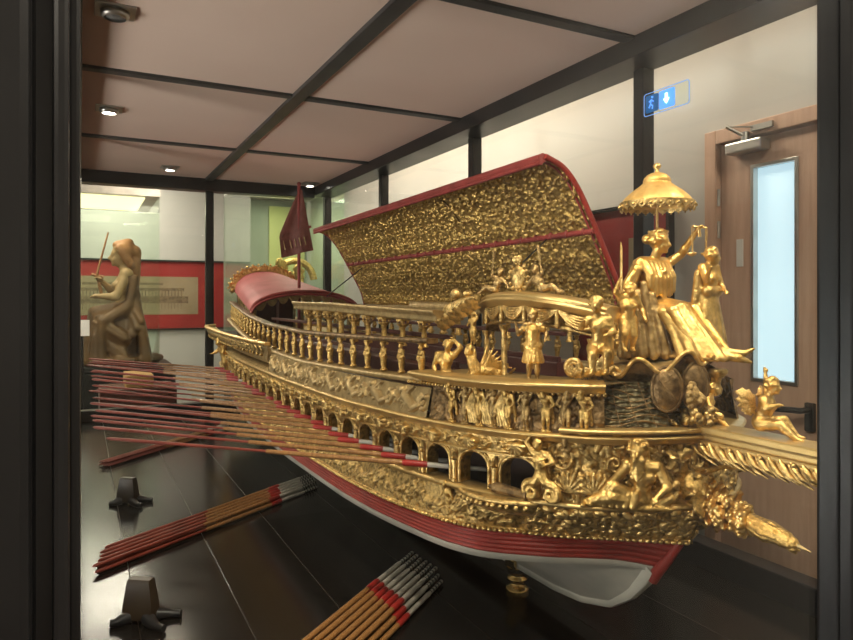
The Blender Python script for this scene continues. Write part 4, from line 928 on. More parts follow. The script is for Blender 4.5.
# ---- platform with its row of satyrs
UPl0, UPl1 = u_of_y(1.42), u_of_y(.945)
u = np.linspace(UPl0, UPl1, 120); bul = .030*np.sin(np.linspace(.12, PI*.80, 120))+.006
pr = np.array([(-.06, 0), (0, 0), (.006, -.003), (.006, -.007), (0, -.011), (-.006, -.013), (-.008, -.018), (-.014, -.021), (-.06, -.021), (-.06, 0)])
yy = plan(u)[0]; G = PP(u[:, None], 0, bul[:, None]+pr[None, :, 0], -.2+0*u[:, None]+0*pr[None, :, 0], False); G[..., 2] = EZ-.156+sheer(yy, -.15)[:, None]*.9+pr[None, :, 1]
b = MB(); b.grid(G)
for k in (0, -1): b.add([V(p) for p in G[k][:-1].tolist()], [tuple(range(9))], False)
sp('platform_ledge', b, 'gold_smooth')
# platform floor behind the ledge
A = PP(u, 0, bul-.02, -.16, False); A[..., 2] = EZ-.160+sheer(yy, -.15)*.9; B_ = A.copy(); B_[..., 0] = np.minimum(XC, A[..., 0]+.16); b = MB(); b.grid(np.stack([A, (A+B_)/2, B_], 1)); sp('platform_floor', b, 'gold_pale')
rnd = random.Random(14)
vars_ = []
for k in range(4):
    sw = (-1)**k
    J = pose(pel=(.03*sw, 0, .47), chs=(-.02*sw, -.03, .69), hed=(-.05*sw, -.06, .90), shL=(.11, -.02, .77), shR=(-.12, -.02, .77), elL=(.20, -.04, .86 if k % 2 else .62), haL=(.10, -.06, 1.0 if k % 2 else .52), elR=(-.20, -.04, .62 if k % 2 else .86), haR=(-.10, -.1, .55 if k % 2 else 1.0), knL=(.07, -.10, .27), knR=(-.05, -.02, .26), ftL=(.05, -.01, .05), ftR=(-.07, .03, .05))
    S = human(J, hair='curly', fat=1.12, hs=1.25, hands=False, beard=.4)+[('c', (.1*sw, .03, .78), (.15*sw, .06, .2), .03, .045), ('e', (0, 0, .0), (.15, .1, .04), None)]
    me = fuse(S, .019, 1, 'satyr'); me.materials.append(M['fig_dark' if k % 2 else 'fig_gold']); vars_.append(me)
for i, px in enumerate((452, 466, 480, 494, 509, 526, 546, 566, 584)):
    q = u_of_px(px, -.21, .012); y = float(plan(q)[0]); p = P1(q, 0, .012, -.252); p.z += .002; o = put('satyr', vars_[i % 4], None, ship, p, yaw_out(q)+rnd.uniform(-.2, .2), .0845)
    bz = MB(); bz.ball(p+out_dir(q)*.012+V((0, 0, .004)), (.012, .012, .006), 8, 5)
# orange-gold drapery panels between the satyrs
b = MB()
for px in (473, 487, 502):
    q = u_of_px(px, -.21, .01); d = out_dir(q); t = V((-d.y, d.x, 0))
    for k in range(4): b.tube([P1(q, 0, .004, -.182)+t*(.004*k-.006), P1(q, 0, .014, -.215)+t*(.006*k-.010), P1(q, 0, .010, -.246)+t*(.007*k-.006)], [.004, .0065, .0055], 7)
sp('drapery', b, 'gold')
b = MB()
for q in np.linspace(UPl0, UPl1, 46): b.ball(P1(q, 0, .012, -.178), .0042, 7, 5)
sp('bead_row', b, 'gold')
# ---- bow face: panels with shells and scrolls, river god, corner triton
def face_st(L, h):
    st = heap(random.Random(9), 150, L, h, .008, .006)
    for f in (.16, .30): 
        for q in range(9): a = PI*(.04+.92*q/8); st.append(([(L*f, h*.80), (L*f-.03*math.cos(a), h*.80-.036*math.sin(a))], .0035, .006, .014))
    st += [(spiral(L*f, h*.3, .017, 1.5, 0), .005, .003, .014) for f in (.12, .42, .9)]
    return st
relief('bow_relief', 'gold_carved', U_AR, 1., (0, .004, -.268), (0, .006, -.382), face_st, 260, 80)
UG = u_of_px(640, -.33, .02)
pg = P1(UG, 0, .012, -.385)
J = dict(pel=(.02, 0, .10), chs=(.03, -.03, .31), hed=(.0, -.09, .53), shL=(.15, -.03, .39), shR=(-.09, -.05, .40), elL=(.24, -.07, .24), haL=(.14, -.16, .15), elR=(-.22, -.08, .24), haR=(-.34, -.12, .12),
         hipL=(.0, -.02, .09), hipR=(-.04, -.04, .09), knL=(-.20, -.10, .20), knR=(-.24, -.13, .12), ftL=(-.40, -.08, .06), ftR=(-.46, -.12, .06))
S = human(J, (-.15, -1, 0), hair='long', fat=1.28, hs=1.32, beard=1.3)+[('e', (-.1, .0, .03), (.42, .10, .05), None), ('c', (.1, .02, .02), (.26, .0, .12), .06, .05)]
S += [('c', (.012*(i-3), -.155-.012*abs(i-3)*.3, .47), (.016*(i-3), -.150, .345+.014*abs(i-3)), .022, .012) for i in range(7)]
S += [('c', (-.02-.06*i, -.10, .16-.012*i), (-.05-.06*i, -.13, .05), .035, .028) for i in range(5)]
dg_ = out_dir(UG); fig('river_god', S, 'gold', pg, math.atan2(dg_.x, -dg_.y)-.28, .205, .0095, 2)
# triton with curled twin tails carrying the corner
UT = u_of_px(541, -.33, .02)
def tail(cx, cz, R, sg, y=-.06):
    pts = spiral(cx, cz, R, 1.35, PI/2, sg, 16, .2); return [('c', (pts[i][0], y, pts[i][1]), (pts[i+1][0], y, pts[i+1][1]), .055-.028*i/16, .055-.028*(i+1)/16) for i in range(15)]
J = pose(pel=(0, -.04, .42), chs=(0, -.07, .62), hed=(-.02, -.10, .83), shL=(.12, -.06, .71), shR=(-.12, -.06, .71), elL=(.22, -.08, .62), haL=(.10, -.16, .56), elR=(-.22, -.08, .84), haR=(-.12, -.08, .98))
S = human(J, hair='curly', fat=1.2, hs=1.1, hands=False, legs=False)+[('c', (0, -.04, .42), (-.09, -.06, .28), .09, .07), ('c', (0, -.04, .42), (.09, -.06, .30), .09, .07)]+tail(-.16, .15, .14, 1)+tail(.17, .16, .14, -1)+[('c', (-.09, -.06, .28), (-.16, -.06, .29), .07, .055), ('c', (.09, -.06, .3), (.17, -.06, .30), .07, .055)]
fig('triton', S, 'gold', P1(UT, 0, .012, -.384), yaw_out(UT)-.15, .132, .018)
UT2 = u_of_px(566, -.30, .01)
J = pose(hed=(0, -.10, .86), chs=(0, -.04, .64), elL=(.2, -.05, .88), haL=(.1, -.06, 1.02), elR=(-.2, -.05, .88), haR=(-.1, -.06, 1.02))
S = human(J, hair='curly', fat=1.3, hs=1.3, hands=False, legs=False, beard=.6)+[('c', (0, 0, .5), (0, -.05, .1), .13, .06)]
fig('bracket_figure', S, 'gold_brown', P1(UT2, 0, .006, -.335), yaw_out(UT2), .085, .026)
# moulded shelf over the bow face (runs forward under the net)
band('bow_shelf', 'gold_smooth', [(0, -.02, -.238), (0, .022, -.240), (0, .028, -.244), (0, .022, -.249), (0, -.02, -.250)], u_of_y(1.0), 1., 120, both=False)
# small gun in the foremost port and its shelf
q0 = u_of_px(515, -.38); d0 = out_dir(q0); t0 = V((-d0.y, d0.x, 0))
b = MB(); c = P1(q0, 0, .012, -.372); b.tube([c-t0*.045, c-t0*.035, c+t0*.03, c+t0*.034, c+t0*.040], [.0085, .012, .0085, .011, .011], 12); b.tube([c-t0*.055, c-t0*.045], [.004, .006], 8); sp('gun', b, 'gold_brown')
us = np.linspace(u_of_px(463, -.38), u_of_px(541, -.38), 50); bl = .030*np.sin(np.linspace(0, PI, 50))**.7+.008
pr = np.array([(-.03, 0), (0, 0), (.005, -.004), (.003, -.009), (-.004, -.013), (-.004, -.018), (-.012, -.026), (-.03, -.036), (-.04, 0)])
G = PP(us[:, None], 0, bl[:, None]+pr[None, :, 0], 0*us[:, None]-.384+pr[None, :, 1]); b = MB(); b.grid(G); 
for q in np.linspace(.1, .9, 12): i = int(q*49); b.ball(V(PP(us[i], 0, bl[i]+.0, -.398).tolist()), .006, 8, 6)
sp('gun_shelf', b, 'gold')
# figure reaching under the shelf (foliate bracket)
UF = u_of_px(455, -.42); S = [('e', (0, -.05, .6), (.1, .09, .12), None)]+human(pose(hed=(0, -.1, .8), pel=(0, 0, .4), chs=(0, -.03, .58), shL=(.1, -.03, .66), shR=(-.1, -.03, .66), elL=(.2, -.05, .5), haL=(.24, -.08, .4), elR=(-.2, -.05, .5), haR=(-.24, -.08, .4)), hair='curly', hands=False, legs=False, hs=1.2, fat=1.2)+[('c', (0, 0, .4), (.05, .0, .1), .1, .05)]
fig('bracket_figure', S, 'gold', P1(UF, .3, .004, -.455), yaw_out(UF), .085, .026)
# ---- net-draped swell of the bow under the great shell
c = V((.985, 1.005, Z(-.205)))
NA, NB = 150, 60; G = np.zeros((NA, NB, 3))
for i, a in enumerate(np.linspace(PI*.80, PI*1.75, NA)):
    for j, t in enumerate(np.linspace(0, 1, NB)):
        z = .048-.098*t; r = .095+.045*t**.8; k = .0022*math.sin(70*t+3*math.sin(a*5))+.0016*math.sin(a*46+9*t)
        rx, ry = (r+k)*1.05, (r+k)*.85
        G[i, j] = (c.x+rx*math.cos(a), c.y+ry*math.sin(a), c.z+z)
b = MB(); b.grid(G); sp('net_drape', b, 'net')
b = MB()
for t in np.linspace(.08, .98, 9):
    pts = []
    for a in np.linspace(PI*.80, PI*1.75, 30):
        r = .098+.045*t**.8; pts.append((c.x+r*1.05*math.cos(a), c.y+r*.85*math.sin(a), c.z+.048-.098*t+.006*math.sin(a*7+t*5)))
    b.tube(pts, .0014, 6)
for t in np.linspace(0, 1, 12):
    a0 = PI*.85+PI*.85*t; b.tube([(c.x+(.1+.045*q**.8)*1.05*math.cos(a0+.3*q), c.y+(.1+.045*q**.8)*.85*math.sin(a0+.3*q), c.z+.048-.098*q) for q in np.linspace(0, 1, 10)], .0009, 6)
sp('net_cord', b, 'gold_brown')
# ---- great scallop shell carrying the throne
def shell_rim(a): return 1+.05*math.sin(a*9)
sc_ = V((1.02, .985, Z(-.118)))
NA, NR = 160, 26; G = np.zeros((NA+1, NR, 3)); G2 = np.zeros((NA+1, NR, 3))
for i in range(NA+1):
    a = 2*PI*i/NA
    for j in range(NR):
        t = j/(NR-1); r = t**.8; wav = math.sin(a*9)
        x = sc_.x+.118*r*math.cos(a)*(1+.04*wav*t); y = sc_.y+.125*r*math.sin(a)*(1+.04*wav*t)
        lift = .022*math.cos(a+.55)*t; zr = -.062*(1-t**2.2)+.016*wav*t**2+lift+.003*math.cos(a*45)*t*(1-t)*4*.5
        G[i, j] = (x, y, sc_.z+zr); G2[i, j] = (x, y, sc_.z-.006+.013*wav*t**2+lift)
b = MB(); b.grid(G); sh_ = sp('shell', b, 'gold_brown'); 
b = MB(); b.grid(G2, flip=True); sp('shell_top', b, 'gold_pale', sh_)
b = MB(); b.tube([V(G[i, -1].tolist()) for i in range(NA+1)], .0042, 8); sp('shell_lip', b, 'gold_bright', sh_)
b = MB(); pv = at(613, 372, .915); px_, pz_ = [], []
for t in np.linspace(0, 1, 30): a = PI*.5+t*2.6*PI; r = .021*(1-.8*t); px_.append(pv+V((r*math.cos(a)*.83, -r*math.cos(a)*.55, r*math.sin(a))))
b.tube(px_, list(np.linspace(.0065, .0035, 30)), 8); sp('shell_scroll', b, 'gold_bright', sh_)
# shields and lion mask under the shell
def oval(name, p, rx, rz, d, m, boss=True):
    d = V(d).normalized(); x = d.cross(V((0, 0, 1))).normalized(); R = Matrix((x, d, V((0, 0, 1)))).transposed(); b = MB(); b.ball(p, (rx, .012, rz), 24, 12, R)
    b.tube([V(p)+R @ V((rx*1.0*math.cos(a), .0, rz*1.0*math.sin(a))) for a in np.linspace(0, 2*PI, 33)], .004, 8)
    if boss: b.tube([V(p)+R @ V((-.6*rx, .011, -.5*rz)), V(p)+R @ V((.6*rx, .011, .4*rz))], .0022, 6)
    return sp(name, b, m)
oval('shield', at(667, 389, .955), .026, .040, (-.62, -.78, .05), 'gold_brown'); oval('shield', at(695, 386, 1.005), .026, .042, (-.3, -.95, 0), 'gold_brown', False)
S = [('e', (0, 0, 0), (.5, .35, .55), None), ('e', (0, -.3, -.18), (.28, .25, .22), None), ('c', (0, -.35, .15), (0, -.52, -.08), .1, .14), ('e', (-.2, -.32, .12), (.09, .06, .07), None), ('e', (.2, -.32, .12), (.09, .06, .07), None), ('c', (-.2, -.45, -.25), (.2, -.45, -.25), .06, .06)]
S += [('e', (.55*math.cos(a), .05, .6*math.sin(a)), (.17, .16, .17), None) for a in np.linspace(0, 2*PI, 12)]
me_lion = fuse(S, .045, 2, 'lion mask')
put('lion_mask', me_lion, 'fig_dark', ship, at(693, 396, .985), .45, .036)
# crouching putti of the stem under the shell
J = pose(pel=(0, 0, .26), chs=(.02, -.05, .46), hed=(.03, -.09, .72), shL=(.11, -.05, .54), shR=(-.09, -.06, .54), elL=(.20, -.03, .68), haL=(.16, -.05, .86), elR=(-.17, -.12, .42), haR=(-.1, -.22, .36), hipL=(.06, 0, .22), hipR=(-.05, -.02, .22), knL=(.15, -.22, .20), knR=(-.05, -.27, .17), ftL=(.14, -.16, .03), ftR=(-.06, -.42, .05))
S = human(J, (.3, -1, 0), hair='curly', fat=1.35, hs=1.4); me_putto = fuse(S, .018, 3, 'putto'); me_putto.materials.append(M['fig_bright'])
put('putto', me_putto, None, ship, at(706, 426, 1.035), .35, .098)
b = MB(); c = at(716, 378, 1.07); b.lathe([(.010, -.03), (.012, -.02), (.008, -.012), (.010, .0), (.020, .008), (.022, .014), (.020, .018)], c, 14); b.ball(at(702, 358, 1.06), (.012, .010, .014), 12, 8); b.ball(at(715, 391, 1.06), (.010,)*3, 10, 8); sp('console', b, 'gold')
b = MB(); rn = random.Random(2)
for i in range(34): b.ball(at(rn.uniform(662, 712), rn.uniform(408, 424), rn.uniform(.97, 1.03)), rn.uniform(.006, .010), 8, 6)
for i in range(12): b.leaf(at(655+5*i, 425, .97+.006*i), (rn.uniform(-.6, .4), -.6, rn.uniform(.2, .8)), (-.4, -1, .3), .04, .012, .7)
sp('fruit_cluster', b, 'gold_carved')
b = MB()
for k in range(9):
    a = .5+k*.28; p = at(668+6*k, 352+3*abs(k-4), .98+.012*k); b.tube([p+V((0, 0, -.012)), p+V((.005, .02, -.045)), p+V((.0, .05, -.075))], [.010, .008, .005], 8)
sp('shell_flutes', b, 'gold_brown', sh_)
# ---- enthroned woman with sword and scales
kJ = .292; pj = V((1.035, .985, Z(-.118)))
J = dict(pel=(0, .05, .33), chs=(0, .055, .55), hed=(.02, .02, .79), shL=(.115, .05, .635), shR=(-.115, .06, .635), elL=(.205, -.01, .71), haL=(.235, -.12, .87), elR=(-.235, .065, .50), haR=(-.30, .05, .405),
         hipL=(.05, .04, .31), hipR=(-.05, .04, .31), knL=(.085, -.23, .335), knR=(-.065, -.19, .32), ftL=(.12, -.47, .05), ftR=(-.02, -.38, .05))
S = human(J, (0.05, -1, 0), True, 'bun', 1.0, 1.08, hf=(.45, -.9, -.05))
justice = empty('enthroned_woman', pj); justice.parent = ship; justice.location = pj-ship.location
def jp(nm, S, m, vox=.0095, sm=2): m = {'gold': 'fig_gold', 'gold_bright': 'fig_bright', 'gold_carved': 'fig_dark'}[m]; me = fuse(S, vox, sm, nm); me.materials.append(M[m]); return put(nm, me, None, justice, pj, 0, kJ)
jp('body', S, 'gold_bright')
rnd = random.Random(5); R2 = []
for i in range(30):                                           # skirt: from lap over the knees, sweeping to the front foot
    q = i/29*2-1; side = q*.12
    a0 = V((side*.8, .0, .385-.03*abs(q))); kn = V((side*.95+.01, -.22+.09*q*q, .345-.05*q*q+.014*math.sin(i*1.9))); bt = V((side*1.25+.06, -.47+.20*q*q+.02*math.sin(i*2.3), .02))
    md = lerp(kn, bt, .5)+V((0, -.005+.012*math.sin(i*2.3), .01)); r = .016+.008*math.sin(i*2.3)
    R2 += [('c', a0, kn, .036, .026), ('c', kn, md, .024, r), ('c', md, bt, r, .022)]
for k in range(7): a = V((.02+.02*k, -.30-.012*k, .10-.01*k)); R2.append(('c', a+V((-.06, .05, .1)), a+V((.06+.01*k, -.12, -.04)), .022, .018))
R2 += [('c', (.08, -.44, .05), (.17, -.54, .055), .045, .022), ('c', (.17, -.54, .055), (.22, -.57, .085), .022, .010), ('c', (.04, -.42, .05), (.13, -.53, .02), .036, .022), ('c', (.13, -.53, .02), (.20, -.57, .0), .022, .010), ('e', (0, .03, .27), (.12, .12, .11), None), ('c', (-.09, .0, .35), (.09, .0, .35), .05, .05), ('e', (.03, -.14, .02), (.15, .30, .025), None)]
jp('gown', R2, 'gold', .008, 1)
C2 = []
for i in range(15):                                           # cloak hanging behind and at her right side
    q = i/14; ang = -.5+q*3.6; top = V((-.13*math.cos(ang*.55)-.0, .10+.03*math.sin(ang), .62-.03*q)); bot = V((-.21*math.cos(ang*.6)+.02*math.sin(i*2.1), .06+.16*math.sin(ang*.7), .01))
    mid = lerp(top, bot, .5)+V((-.03*math.cos(ang*.5)+.012*math.sin(i*2.7), .02, 0)); C2 += [('c', top, mid, .030, .026+.006*math.sin(i*2)), ('c', mid, bot, .027+.006*math.sin(i*2), .034)]
C2 += [('c', (-.16, -.02, .50), (-.15, -.10, .02), .025, .035), ('c', (-.12, -.05, .42), (-.10, -.16, .03), .03, .04), ('c', (-.18, .02, .44), (-.19, -.03, .02), .03, .045)]
jp('cloak', C2, 'gold_carved', .008, 1)
C3 = [('c', (-.105, .055, .645), (.105, .055, .645), .05, .05)]
for i in range(15):
    q = i/14*2-1; a = V((q*.115, .03-.015*(1-q*q), .655)); bt = V((q*.125, -.020-.03*(1-q*q), .47-.05*(1-q*q)+.014*math.sin(i*1.7))); C3.append(('c', a, lerp(a, bt, .5)+V((0, -.018-.012*(i % 2), 0)), .024, .014+.010*(i % 2))); C3.append(('c', lerp(a, bt, .5)+V((0, -.018-.012*(i % 2), 0)), bt, .014+.010*(i % 2), .010+.008*(i % 2)))
for i in range(9):
    q = i/8*2-1; C3.append(('c', (q*.115, .095, .65), (q*.135, .105, .44), .026, .022))
C3 += [('e', (.0, -.052, .585), (.020, .016, .020), None), ('c', (-.15, .06, .60), (-.18, .06, .50), .042, .03)]
jp('cape', C3, 'gold_bright', .008, 1)
b = MB(); hd = pj+V((.02, .025, .845))*kJ
for i in range(9): a = 2*PI*i/9; b.leaf(hd+V((.055*math.cos(a), .055*math.sin(a), .0))*kJ, (math.cos(a)*.25, math.sin(a)*.25, 1), (math.cos(a), math.sin(a), 0), .009, .004, .4)
b.lathe([(.058*kJ, -.012*kJ), (.064*kJ, 0), (.058*kJ, .012*kJ)], hd, 18); sp('crown', b, 'gold_bright', justice)
hR = pj+V((-.30, .045, .40))*kJ; b = MB(); b.tube([hR+V((0, 0, -.018)), hR+V((0, 0, .016))], .0035, 8); b.tube([hR+V((-.014, .004, .014)), hR+V((.014, -.004, .014))], .0025, 8); b.tube([hR+V((0, 0, .014)), hR+V((0, 0, .10)), hR+V((-.001, 0, .112))], [.0042, .0034, .0008], 8, True, .45); sp('sword', b, 'gold_bright', justice)
hL = pj+V((.235, -.135, .895))*kJ; b = MB(); b.tube([hL+V((-.014, .004, 0)), hL+V((.016, -.006, -.002))], .0022, 6)
for s_ in (-1, 1):
    e = hL+V((.014*s_, -.005*s_, 0))
    b.tube([e, e+V((.001, 0, -.052))], .0010, 5); b.tube([e+V((.004, 0, 0)), e+V((.003, 0, -.05))], .0009, 5)
    b.lathe([(.001, -.060), (.008, -.057), (.010, -.053), (.009, -.052)], e, 12)
b.tube([hL+V((0, 0, -.002)), hL+V((.003, 0, -.02))], .0035, 7); sp('scales', b, 'gold_bright', justice)
b = MB(); b.bx(pj.x-.035, pj.x+.035, pj.y-.012, pj.y+.05, pj.z-.004, pj.z+.088, .006); b.lathe([(.0, .0), (.01, .0)], pj, 8); sp('throne', b, 'gold_brown', justice)
# ---- parasol over her head
pu = at(657, 204, 1.062); ztop = at(656, 163, 1.062).z; b = MB(); z0 = pu.z
R_ = .0735; hgt = ztop-z0
N = 96; prof = [(1.0, .0), (.975, .05), (.88, .16), (.74, .27), (.60, .36), (.47, .44), (.39, .50), (.37, .525), (.385, .545), (.35, .63), (.27, .70), (.16, .745), (.07, .76)]
G = np.zeros((len(prof), N, 3))
for i, (r, z) in enumerate(prof):
    for j in range(N):
        a = 2*PI*j/N; rr = R_*r*(1-.018*abs(math.sin(a*8))*(1 if i < 7 else .3)); G[i, j] = (pu.x+rr*math.cos(a), pu.y+rr*math.sin(a), z0+hgt*z)
b.grid(G, wrap=True); Gi = G[:7].copy(); Gi[:, :, 2] -= .004; b.grid(Gi, wrap=True, flip=True)
par = sp('parasol', b, 'parasol_gold')
b = MB(); c = V((pu.x, pu.y, z0)); b.lathe([(.004, hgt*.74), (.005, hgt*.79), (.003, hgt*.82), (.0075, hgt*.88), (.0085, hgt*.92), (.006, hgt*.97), (.001, hgt)], c, 14); sp('finial', b, 'gold_bright', par)
b = MB(); NS = 26
for k in range(NS):                                          # scalloped flaps with round bosses and tassels
    a = 2*PI*(k+.5)/NS; er = V((math.cos(a), math.sin(a), 0)); et = V((-math.sin(a), math.cos(a), 0)); w = PI*R_/NS*1.0; pc = c+er*(R_*.995)
    poly = [(-w, .003)]+[(w*math.sin(t), -.005-.007*math.cos(t)) for t in np.linspace(-PI/2, PI/2, 9)]+[(w, .003)]
    b.prism(poly, lambda p, q, d: pc+et*p+V((0, 0, q))+er*d, -.001, .0015)
    b.ball(pc+V((0, 0, -.005))+er*.002, (.0036, .0036, .0036), 8, 6); b.tube([pc+V((0, 0, -.011)), pc+V((0, 0, -.015))], [.0014, .002], 6)
sp('scalloped_fringe', b, 'gold', par)
b = MB(); b.tube([(pu.x, pu.y, z0+hgt*.5), (pu.x, pu.y, Z(-.12))], .0026, 8)
for k in range(8): a = 2*PI*k/8; b.tube([(pu.x, pu.y, z0-.008), (pu.x+R_*.93*math.cos(a), pu.y+R_*.93*math.sin(a), z0+.006)], .0011, 5)
sp('parasol_pole', b, 'gold_bright', par)
# ---- crowned attendant beside the throne
J = pose(pel=(0, 0, .46), chs=(0, -.01, .68), hed=(.0, -.03, .90), elL=(.15, -.04, .60), haL=(.05, -.15, .55), elR=(-.20, -.10, .66), haR=(-.28, -.20, .76))
S = human(J, (.35, -1, 0), True, 'curly', 1.05, 1.15, hf=(.75, -.65, 0)); p = at(709, 347, 1.085)
att = put('attendant', fuse(S, .014, 3, 'attendant'), 'fig_bright', ship, p, .1, .195)
R3 = [('c', (q*.06, -.02*(1-q*q), .5), (q*.17, -.05+.02*math.sin(q*9), .02), .055, .05) for q in np.linspace(-1, 1, 9)]+[('c', (q*.1, .05, .74), (q*.15, .09, .1), .04, .05) for q in np.linspace(-1, 1, 6)]+[('c', (-.08, -.04, .56), (.08, -.04, .56), .06, .06)]
put('attendant_robe', fuse(R3, .014, 2, 'attendant robe'), 'fig_gold', att).location = (0, 0, 0)
b = MB(); hc = p+V((.0, -.005, .195*.965)); b.lathe([(.009, -.002), (.012, .004), (.009, .006), (.0075, .012), (.010, .016), (.006, .020)], hc, 14)
for i in range(6): a = 2*PI*i/6; b.ball(hc+V((.010*math.cos(a), .010*math.sin(a), .004)), .0035, 8, 6)
b.ball(hc+V((0, 0, .022)), .0035, 8, 6); c2 = b.build('crown', 'gold_bright', att)
# ---- putti on the port side of the shell, volute
J = pose(pel=(0, 0, .36), chs=(.02, -.04, .60), hed=(-.02, -.08, .87), shL=(.13, -.02, .68), shR=(-.12, -.06, .68), elL=(.20, -.06, .52), haL=(.10, -.18, .50), elR=(-.20, -.14, .58), haR=(-.17, -.27, .66), hipL=(.06, 0, .32), hipR=(-.06, -.01, .32), knL=(.12, -.18, .28), knR=(-.07, -.20, .25), ftL=(.10, -.14, .04), ftR=(-.07, -.22, .03))
S = human(J, (-.2, -1, 0), hair='curly', fat=1.35, hs=1.35)+[('c', (.12, .06, .7), (.16, .08, .2), .06, .05)]
put('putto', fuse(S, .017, 3, 'seated putto'), 'fig_gold', ship, at(598, 373, .850), -.75, .145)
J = pose(pel=(0, 0, .44), chs=(.0, -.02, .66), hed=(.02, -.04, .90), elL=(.20, .0, .62), haL=(.22, -.08, .48), elR=(-.19, -.02, .86), haR=(-.14, -.06, 1.04), knL=(.07, -.06, .25), knR=(-.07, -.10, .26), ftR=(-.07, -.05, .045))
S = human(J, (.1, -1, 0), hair='curly', fat=1.35, hs=1.3)
put('putto', fuse(S, .017, 3, 'standing putto'), 'fig_bright', ship, at(628, 352, .925), -.45, .132)
S = human(pose(pel=(0, 0, .3), chs=(0, -.05, .5), hed=(0, -.1, .75), haL=(.1, -.2, .4), haR=(-.1, -.2, .4), knL=(.1, -.15, .25), knR=(-.1, -.15, .25)), hair='curly', fat=1.4, hs=1.4, hands=False)
put('putto', fuse(S, .022, 3, 'small putto'), 'fig_gold', ship, at(613, 352, .95), -.6, .07)
b = MB(); vc = at(574, 367, .855); dv = V((.62, -.72, 0))
pts = [vc+dv*(.017*(1-.82*t)*math.cos(PI*1.5-t*2.4*2*PI))+V((0, 0, .017*(1-.82*t)*math.sin(PI*1.5-t*2.4*2*PI))) for t in np.linspace(0, 1, 44)]
b.tube(pts, list(np.linspace(.006, .004, 44)), 8)
w0 = at(575, 376, .855); w1 = at(612, 372, .895); w2 = at(606, 352, .89); nrm = V((-.72, -.62, 0))
poly = [w0, lerp(w0, w1, .5)+V((0, 0, -.003)), w1, w2, lerp(w0, w2, .55)+V((0, 0, -.008))]
vs = [q+nrm*.014 for q in poly]+[q-nrm*.02 for q in poly]; b.add(vs, [(0, 1, 2, 3, 4), (9, 8, 7, 6, 5)]+[(i, i+5, (i+1) % 5+5, (i+1) % 5) for i in range(5)], False)
for i in range(6): b.leaf(lerp(w0, w1, i/6)+nrm*.016, (w2-w0), nrm, .03, .009, .5)
sp('volute', b, 'gold')
# ---- arched portal canopy at the bow (port side)
PX, PY0, PY1 = .835, 1.405, .965
def arcp(t, o=0., z=0.):
    k = abs(2*t-1); return V((PX+.050*k**3-.022*(1-k*k)-o, PY0+(PY1-PY0)*t, EZ-.006-.030*k**2.6+z))
T = np.linspace(0, 1, 60); pr = [(-.03, .018), (-.008, .020), (.004, .016), (.008, .011), (.002, .009), (.010, .006), (.011, .002), (.003, -.001), (.003, -.006), (-.004, -.008), (-.004, -.011), (-.03, -.011), (-.03, .018)]
G = np.array([[arcp(t, o, z) for (o, z) in pr] for t in T]); b = MB(); b.grid(G, flip=True)
for k in (0, -1): b.add([V(p) for p in G[k][:-1].tolist()], [tuple(range(len(pr)-1))], False)
pc_ = sp('portal_canopy', b, 'gold_smooth')
b = MB(); G = np.array([[arcp(t, -.016, z-.012) for z in (0, -.018, -.034, -.036)] for t in T]); G[:, 3, 0] += .03; b.grid(G, flip=True); b.tube([arcp(t, -.014, -.045) for t in T], .004, 8); sp('portal_frieze', b, 'gold_carved', pc_)
b = MB()
for k in range(5):
    t0, t1 = .01+.196*k, .01+.196*(k+1)
    for j in range(5): b.tube([arcp(t0+(t1-t0)*t, -.006+.003*math.sin(PI*t), -.010-(.006+.0055*j)*math.sin(PI*t)) for t in np.linspace(0, 1, 12)], .0030, 7)
    e = arcp(t1, -.004, -.012); b.tube([e, e+V((0, 0, -.026))], [.0045, .006], 8); b.ball(e+V((0, 0, -.030)), .0055, 8, 6)
sp('swag', b, 'gold', pc_)
for t in (.07, .40, .93):
    p = arcp(t, -.012, 0); h0 = EZ-.165+float(sheer(p.y, -.15)); hh = p.z-.052-h0; b = MB(); b.lathe([(.010, 0), (.010, .008), (.0065, .012), (.007, hh*.75), (.006, hh*.85), (.010, hh*.92), (.012, hh)], (p.x, p.y, h0), 12); sp('portal_column', b, 'gold_carved', pc_)
# leafy bracket at the after end of the portal
b = MB(); p = arcp(0, .0, -.01); b2 = at(452, 300, .80)
for k in range(7):
    d = V((-.12+.03*k, .55, -.9+.02*k)); s0 = at(476-3.5*k, 297+1.2*k, .82); pts = [s0+V((0, .0, 0)), s0+V((-.006, .025, -.006)), s0+V((-.010, .045, -.028)), s0+V((-.010, .05, -.055))]; b.tube(pts, [.006, .008, .0075, .005], 8)
for k in range(6): b.leaf(at(446+6*k, 330-4*k, .80), (-.3, .3, .9), (-1, -.3, .2), .045, .014, .9)
b.ball(at(456, 294, .82), (.014, .014, .014), 12, 8); b.ball(at(468, 294, .82), (.013, .010, .009), 12, 8); sp('portal_bracket', b, 'gold', pc_)
S = human(pose(elL=(.2, -.02, .84), haL=(.12, -.05, 1.0), elR=(-.18, -.05, .6), haR=(-.1, -.15, .6)), hair='curly', fat=1.3, hs=1.3, hands=False)
put('putto', fuse(S, .024, 2, 'small putto'), 'fig_gold', ship, at(473, 345, .81), -1.2, .075)
